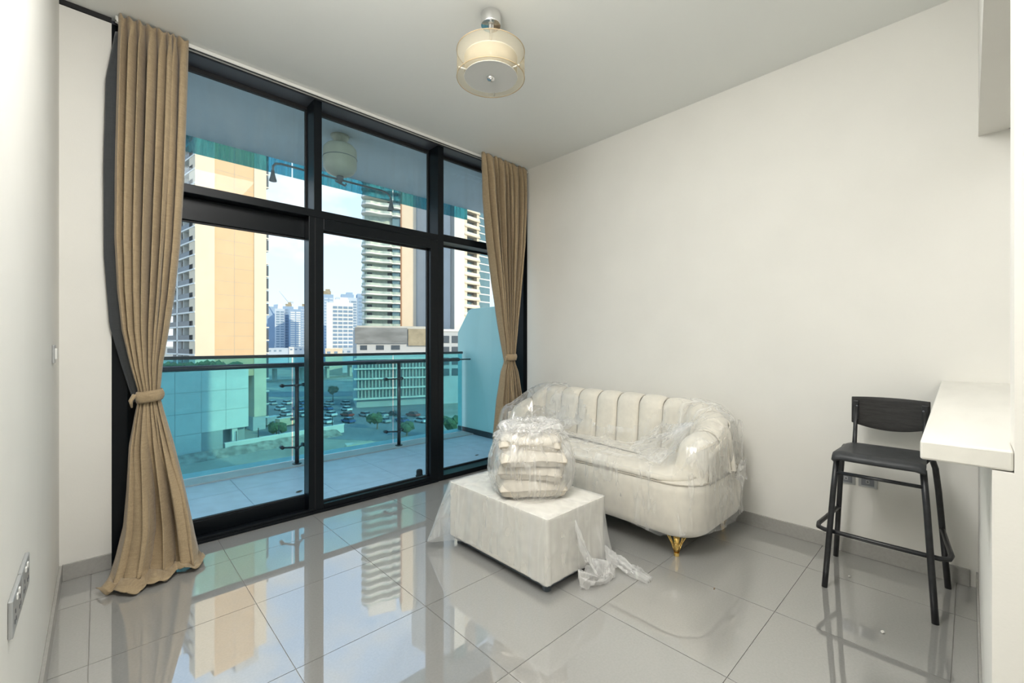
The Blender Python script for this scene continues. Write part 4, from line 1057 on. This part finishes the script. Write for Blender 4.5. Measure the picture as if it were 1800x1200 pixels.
# -- round balcony tower
tB = tower('apartment_tower', 'tall tower with stacked wavy rounded balconies in the middle', 636, 176, ANG)
HB = 112+G0-6
P_(tB, 'core', 'tower_green', [(1.2, 12.2, 2.6, 12, 10, HB)]); P_(tB, 'glass_strip', 'tower_glass', [(12.2, 15.4, 1.2, 12, 10, HB)])
P_(tB, 'fin', 'tower_brown', [(15.4, 16.0, .4, 12, 10, HB+2)]); P_(tB, 'wall', 'tower_cream', [(16.0, 22.0, .8, 6, 10, HB+6)])
P_(tB, 'wall', 'tower_grey', [(22.0, 25.0, 1.2, 6, 10, HB+4), (25.3, 29.0, 1.2, 6, 10, HB+4)])
def wavy(z0, z1, ins=0, mat='tower_white', key='b_slab'):
    if key in cm: return cm[key]
    pts = []
    for k in range(25):
        x = 15.3*k/24; u = x/15.3
        y = -.6-1.5*math.sin(PI*min(1, u*1.3))**.7 - .8*math.sin(u*2*PI*1.5+.3) if u < .77 else -.2-.6*math.sin(PI*(1-u)/.23)
        pts.append((x if u > .06 else x+.4, y+ins))
    pts = [(-.2+ins, 1.4)]+[(-.2+ins, .4)]+pts+[(15.3, 2.5), (15.3, 4), (.6, 4)]
    me = MB().prism(pts, z0, z1).mesh(key); me.materials.append(MATS[mat]); cm[key] = me; return me
z = 12.0; k = 0
while z < HB:
    inst('balcony_slab', wavy(0, .55), tB, (0, 0, z))
    inst('balustrade', wavy(0, 1.0, .25, 'tower_green', 'b_rail'), tB, (0, 0, z+.55))
    inst('window', share('b_win', 'tower_dark', [(2.2, 4.2, 2.45, 2.62, 0, 2.3), (10.4, 12.1, 2.45, 2.62, 0, 2.6)]), tB, (0, 0, z+.6))
    inst('spandrel', share('b_sp', 'tower_cream', [(12.2, 15.4, 1.0, 1.25, 0, .5)]), tB, (0, 0, z))
    z += 3.3; k += 1
    if 50+G0 < z < 53+G0: z += 3.3
P_(tB, 'roof_crown', 'tower_white', [(3, 14, 3, 12, HB, HB+6)])
# -- third tower
def along(u, u0, d0, ang):
    a = np.array(far(u0, d0)); r = np.array(far(u, 1)); e1 = np.array([math.cos(ang), math.sin(ang)])
    return float(np.linalg.solve(np.array([[e1[0], -r[0]], [e1[1], -r[1]]]), -a)[0])
tC = tower('apartment_tower', 'grey slab tower with bright stacked balconies beside the right curtain', 799, 172)
HC = 150
c1, c2, c3 = along(817, 799, 172, TH), along(843, 799, 172, TH), along(870, 799, 172, TH)
P_(tC, 'wall', 'tower_grey', [(0, c1*.6, .3, 26, 0, HC)]); P_(tC, 'wall', 'tower_pale', [(.0, c1, 0, 2.5, 0, HC)])  # side wall greyer than the front, its shade painted into the colour
P_(tC, 'core', 'tower_recess', [(c1, c2, 2.2, 14, 0, HC)]); P_(tC, 'glass_wall', 'tower_glass', [(c2, c3, 3.0, 14, 0, HC)])
for k in range(40):
    z = G0+2.5+3.3*k-20
    inst('balcony_slab', share('c_slab', 'tower_cream', [(c1-.1, c2+.3, -.2, 2.2, 0, .6)]), tC, (0, 0, z))
    inst('balustrade', share('c_rail', 'tower_pale', [(c1, c2+.1, -.1, .1, 0, .9)]), tC, (0, 0, z+.6))
    inst('window', share('c_win', 'tower_glass', [(c1*.7+c2*.3, c1*.3+c2*.7, 2.1, 2.25, 0, 2.0)]), tC, (0, 0, z+.7))
    inst('pier', share('c_pier', 'tower_cream', [(c1, c1+1.6, .2, 2.3, 0, 3.3), (c2-1.4, c2, .2, 2.3, 0, 3.3)]), tC, (0, 0, z))
    inst('mullion', share('c_mul', 'tower_white', [(c2+.1, c3, 2.85, 3.05, 0, .5)]), tC, (0, 0, z))
    if k % 10 == 3: inst('vent', share('c_vent', 'tower_dark', [(-.15, .05, 9, 13, 0, 1.4)]), tC, (0, 0, z))
# -- netted construction podium
tD = tower('parking_building', 'grey netted construction building below the round tower', 627, 148, ANG)
zt = G0+1.3+148*27/765
WD = 26
P_(tD, 'frame', 'tower_grey', [(0, WD, .6, 20, 0, zt-.5)])
P_(tD, 'net', 'net_grey', [(-.6, 17, 0, .5, G0+1.0, zt)]); P_(tD, 'net', 'net_tan', [(17.3, WD, -.1, .5, G0+.2, zt-.3)])
P_(tD, 'parapet', 'concrete', [(0, WD, .4, 1, zt-.5, zt+.6)])
for k, (a, b) in enumerate(((1.2, 3.4), (6.4, 9), (11.5, 14.5))): inst('opening', share('d_open%d' % k, 'tower_dark', [(a, b, .45, .62, 0, 1.6)]), tD, (0, 0, G0-1.2))
for k in range(5):
    inst('floor_slab', share('d_slab', 'tower_pale', [(-1, WD, -1.4, .6, 0, .5)]), tD, (0, 0, G0-4.5-3.4*k))
    for c in range(22): inst('fin', share('d_fin', 'concrete', [(0, .35, -.6, .6, 0, 2.9)]), tD, (.3+1.15*c, 0, G0-7.4-3.4*k)) if k < 4 else None
tE = tower('parking_building', 'grey podium with white framed windows below the third tower', 772, 158, ANG)
P_(tE, 'wall', 'tower_grey', [(0, 22, .3, 7, 0, G0+1.3+150*25/765)]); P_(tE, 'coping', 'tower_white', [(-.2, 22.2, 0, 1, G0+5.4, G0+6.2)])
for c in range(5):
    for r in range(4): inst('window', share('e_win', 'tower_dark', [(0, 2.6, .1, .35, 0, 2.6)]), tE, (1.2+3.6*c, 0, G0+1.2-4*r))
# -- mid-distance white grid tower and hazy far towers
def grid_tower(name, label, u, d, w, h, dep, mat, wmat, nc, nr, margin=.14, group=None, cap=None):
    t = tower(name, label, u, d, ANG, group)
    P_(t, 'wall', mat, [(0, w, .3, dep, 0, h)])
    cw = w*(1-margin)/nc; chh = (h*.96)/nr
    for c in range(nc):
        for r in range(nr):
            inst('window', share('%s_%d_%d_%s' % (label[:14], u, d, 'w'), wmat, [(cw*.1, cw*.9, .05, .35, chh*.2, chh*.78)]), t, (w*margin+c*cw, 0, r*chh))
    if cap: P_(t, 'roof_block', cap, [(w*.25, w*.85, 1, dep*.7, h, h+h*.05), (w*.5, w*.8, 1.5, dep*.6, h+h*.05, h+h*.08)])
    return t
def zh(v, d): return G0+1.3+d*(602-v)/765
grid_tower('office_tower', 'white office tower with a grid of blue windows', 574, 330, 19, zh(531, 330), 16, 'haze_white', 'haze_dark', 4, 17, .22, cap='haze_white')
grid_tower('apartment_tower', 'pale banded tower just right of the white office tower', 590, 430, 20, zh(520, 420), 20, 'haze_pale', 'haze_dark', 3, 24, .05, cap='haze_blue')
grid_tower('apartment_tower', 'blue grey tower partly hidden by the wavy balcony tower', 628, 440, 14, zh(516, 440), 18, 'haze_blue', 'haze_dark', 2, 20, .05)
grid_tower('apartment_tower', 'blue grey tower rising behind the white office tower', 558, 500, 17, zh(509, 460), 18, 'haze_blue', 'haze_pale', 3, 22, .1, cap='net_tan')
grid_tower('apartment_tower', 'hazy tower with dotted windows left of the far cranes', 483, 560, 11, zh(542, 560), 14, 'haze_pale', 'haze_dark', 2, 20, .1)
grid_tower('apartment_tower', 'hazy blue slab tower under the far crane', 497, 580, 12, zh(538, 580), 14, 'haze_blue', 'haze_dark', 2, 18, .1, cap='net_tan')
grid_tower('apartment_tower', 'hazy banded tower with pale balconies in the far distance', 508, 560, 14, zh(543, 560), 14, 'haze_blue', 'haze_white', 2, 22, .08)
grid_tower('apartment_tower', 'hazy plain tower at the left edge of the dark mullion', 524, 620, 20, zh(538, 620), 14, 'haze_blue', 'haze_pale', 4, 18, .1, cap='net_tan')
# slanted glass tower
tS = tower('slanted_tower', 'hazy tower with one slanting side just right of the tan tower', 466, 600)
MB().prism([(0, 0), (11, 0), (17, zh(538, 600)), (2, zh(538, 600))], 0, 14, 'y').build('wall', 'haze_blue', tS, local=True)
MB().prism([(11, 0), (19, 0), (22, zh(538, 600)+4), (17, zh(538, 600)+4)], -.5, 13, 'y').build('slanted_fin', 'haze_white', tS, local=True)
# far low blocks
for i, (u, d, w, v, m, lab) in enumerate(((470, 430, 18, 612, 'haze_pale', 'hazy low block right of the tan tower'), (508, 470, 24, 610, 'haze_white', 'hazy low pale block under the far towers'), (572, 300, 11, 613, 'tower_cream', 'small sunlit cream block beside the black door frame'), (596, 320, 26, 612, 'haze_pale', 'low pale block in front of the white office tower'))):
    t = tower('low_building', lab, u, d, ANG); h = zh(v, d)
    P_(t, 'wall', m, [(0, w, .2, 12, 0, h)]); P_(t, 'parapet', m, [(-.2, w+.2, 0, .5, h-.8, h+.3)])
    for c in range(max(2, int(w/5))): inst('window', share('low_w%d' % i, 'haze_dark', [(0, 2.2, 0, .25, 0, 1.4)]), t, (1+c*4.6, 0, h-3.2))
# cranes
def crane(u, d, w, vroof, v0, v1, lean, mat, label):
    e1 = (math.cos(ANG), math.sin(ANG)); x, y = far(u, d); zr = GZ+zh(vroof, d)*1.08
    t = thing('tower_crane', label, 'crane', (x+e1[0]*w-e1[1]*5, y+e1[1]*w+e1[0]*5, zr), ANG)
    z0, z1 = GZ+zh(v0, d)-zr, GZ+zh(v1, d)-zr
    MB().box(-.8, .8, -.8, .8, 0, z0).build('mast', mat, t, local=True)
    MB().tube([(0, 0, z0), (lean, 0, z1)], [.9, .35], 6).build('jib', mat, t, local=True)
    MB().box(1.0 if lean < 0 else -6, 6 if lean < 0 else -1.0, -1, 1, z0-1.2, z0+1.2).build('counterweight', mat, t, local=True)
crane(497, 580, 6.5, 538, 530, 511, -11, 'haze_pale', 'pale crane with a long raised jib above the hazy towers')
crane(524, 620, 11, 538, 529, 513, -2.5, 'crane_orange', 'orange crane above the hazy towers beside the dark mullion')
# elevated road
hw = tower('elevated_road', 'long pale elevated road crossing behind the car park', 455, 240); hw['category'] = 'bridge'
P_(hw, 'deck', 'concrete', [(-10, 120, 0, 12, 7.5, 9)]); P_(hw, 'parapet', 'tower_pale', [(-10, 120, -.3, .2, 8.4, 10)])
for k in range(8): inst('pier', share('hw_pier', 'concrete', [(0, 1.6, 4, 7, 0, 7.5)]), hw, (-6+16*k, 0, 0))
# cars
def car_meshes(L_, W_, H_, van):
    b = MB().prism([(-L_/2, .35), (-L_/2, H_*.55), (-L_*.42, H_*.62), (L_*.40, H_*.58), (L_/2, H_*.45), (L_/2, .35)], -W_/2, W_/2, 'y')
    if van: b.prism([(-L_*.48, H_*.55), (-L_*.48, H_), (L_*.30, H_), (L_*.42, H_*.58)], -W_/2*.96, W_/2*.96, 'y')
    g = MB().prism([(-L_*.36, H_*.58), (-L_*.26, H_*.97), (L_*.14, H_*.97), (L_*.30, H_*.57)], -W_/2*.9, W_/2*.9, 'y') if not van else MB().prism([(L_*.10, H_*.62), (L_*.10, H_*.92), (L_*.335, H_*.92), (L_*.425, H_*.62)], -W_/2*.985, W_/2*.985, 'y')
    r = MB().box(-L_*.25, L_*.13, -W_/2*.86, W_/2*.86, H_*.95, H_) if not van else None
    w = MB()
    for x in (-L_*.31, L_*.31):
        for s in (-1, 1): w.tube([(x, s*W_*.40, .33), (x, s*W_*.5, .33)], .33, 10)
    return b.mesh('car_body'), g.mesh('car_cabin'), (r.mesh('car_roof') if r else None), w.mesh('car_wheels')
sedan = car_meshes(4.5, 1.8, 1.5, False); vanm = car_meshes(5.2, 1.95, 2.3, True)
def car(u, d, a, colr, van=False, label=None):
    ms = vanm if van else sedan
    lab = label or '%s car parked in the car park below the balcony' % colr
    x, y = far(u, d); t = thing('van' if van else 'car', lab, 'van' if van else 'car', (x, y, GZ+.07), a, '%s cars in the car park' % colr)
    for nm, me, m in (('body', ms[0], 'car_'+colr), ('windows', ms[1], 'car_glass'), ('roof', ms[2], 'car_'+colr), ('wheels', ms[3], 'rubber')):
        if me is None: continue
        key = (me.name, m)
        if key not in cm: c = me.copy(); c.materials.append(MATS[m]); cm[key] = c
        inst(nm, cm[key], t)
cr_ = random.Random(5)
car(479, 118, .5, 'silver', True, 'silver van parked at the corner of the tan tower'); car(503, 116, .35, 'sandy', True, 'sand coloured van parked right of the tan tower')
cols = ['white', 'white', 'silver', 'black', 'white', 'blue', 'red', 'silver']
for row, (d, u0, u1, n) in enumerate(((132, 500, 722, 9), (121, 575, 745, 6), (143, 490, 610, 5), (157, 480, 605, 6))):
    for k in range(n):
        if cr_.random() < .12: continue
        car(u0+(u1-u0)*(k+cr_.uniform(-.15, .15))/max(1, n-1), d+cr_.uniform(-1, 1), TH+PI/2+cr_.uniform(-.08, .08), cn := cols[cr_.randrange(len(cols))], False, '%s car in the %s row of the car park' % (cn, ('second', 'nearest', 'third', 'farthest')[row]))
# sand coloured containers and trees on the lot
for i, (u, d, lab) in enumerate(((632, 86, 'sand coloured container nearer the white office tower'), (648, 84, 'sand coloured container nearer the railing post'))):
    t = thing('container', lab, 'container', (*far(u, d), GZ+.1), -.25)
    MB().box(-2.6, 2.6, -1.2, 1.2, 0, 2.4).build('body', 'car_sandy', t, local=True, bevel=.05)
    for k in range(9): inst('rib', share('cont_rib', 'car_sandy', [(0, .12, -1.27, 1.27, .1, 2.3)]), t, (-2.4+.58*k, 0, 0))
def tree(u, d, h, label, r=2.2):
    t = thing('tree', label, 'tree', (*far(u, d), GZ), 0, 'small trees around the car park')
    MB().tube([(0, 0, 0), (.1, 0, h*.6)], [.22, .12], 7).build('trunk', 'bark', t, local=True)
    b = MB()
    for k in range(9): b.blob((random.uniform(-1, 1)*r*.6, random.uniform(-1, 1)*r*.6, h*.6+random.uniform(0, .5)*h*.7), r*.5, 1, .3)
    b.build('crown', 'leaf', t, local=True)
for u, d, h, lab in ((486, 104, 2.6, 'low bush beside the foot of the tan tower'), (663, 112, 3.5, 'small tree among the cars left of the railing post'), (585, 168, 5, 'tree at the far edge of the car park beside the black door frame'), (715, 104, 3.2, 'small tree on the lawn right of the railing post'), (770, 90, 4, 'leafy tree below the balcony behind the right mullion'), (790, 100, 5, 'taller tree below the mint partition')):
    tree(u, d, h, lab)
bpy.context.view_layer.update()
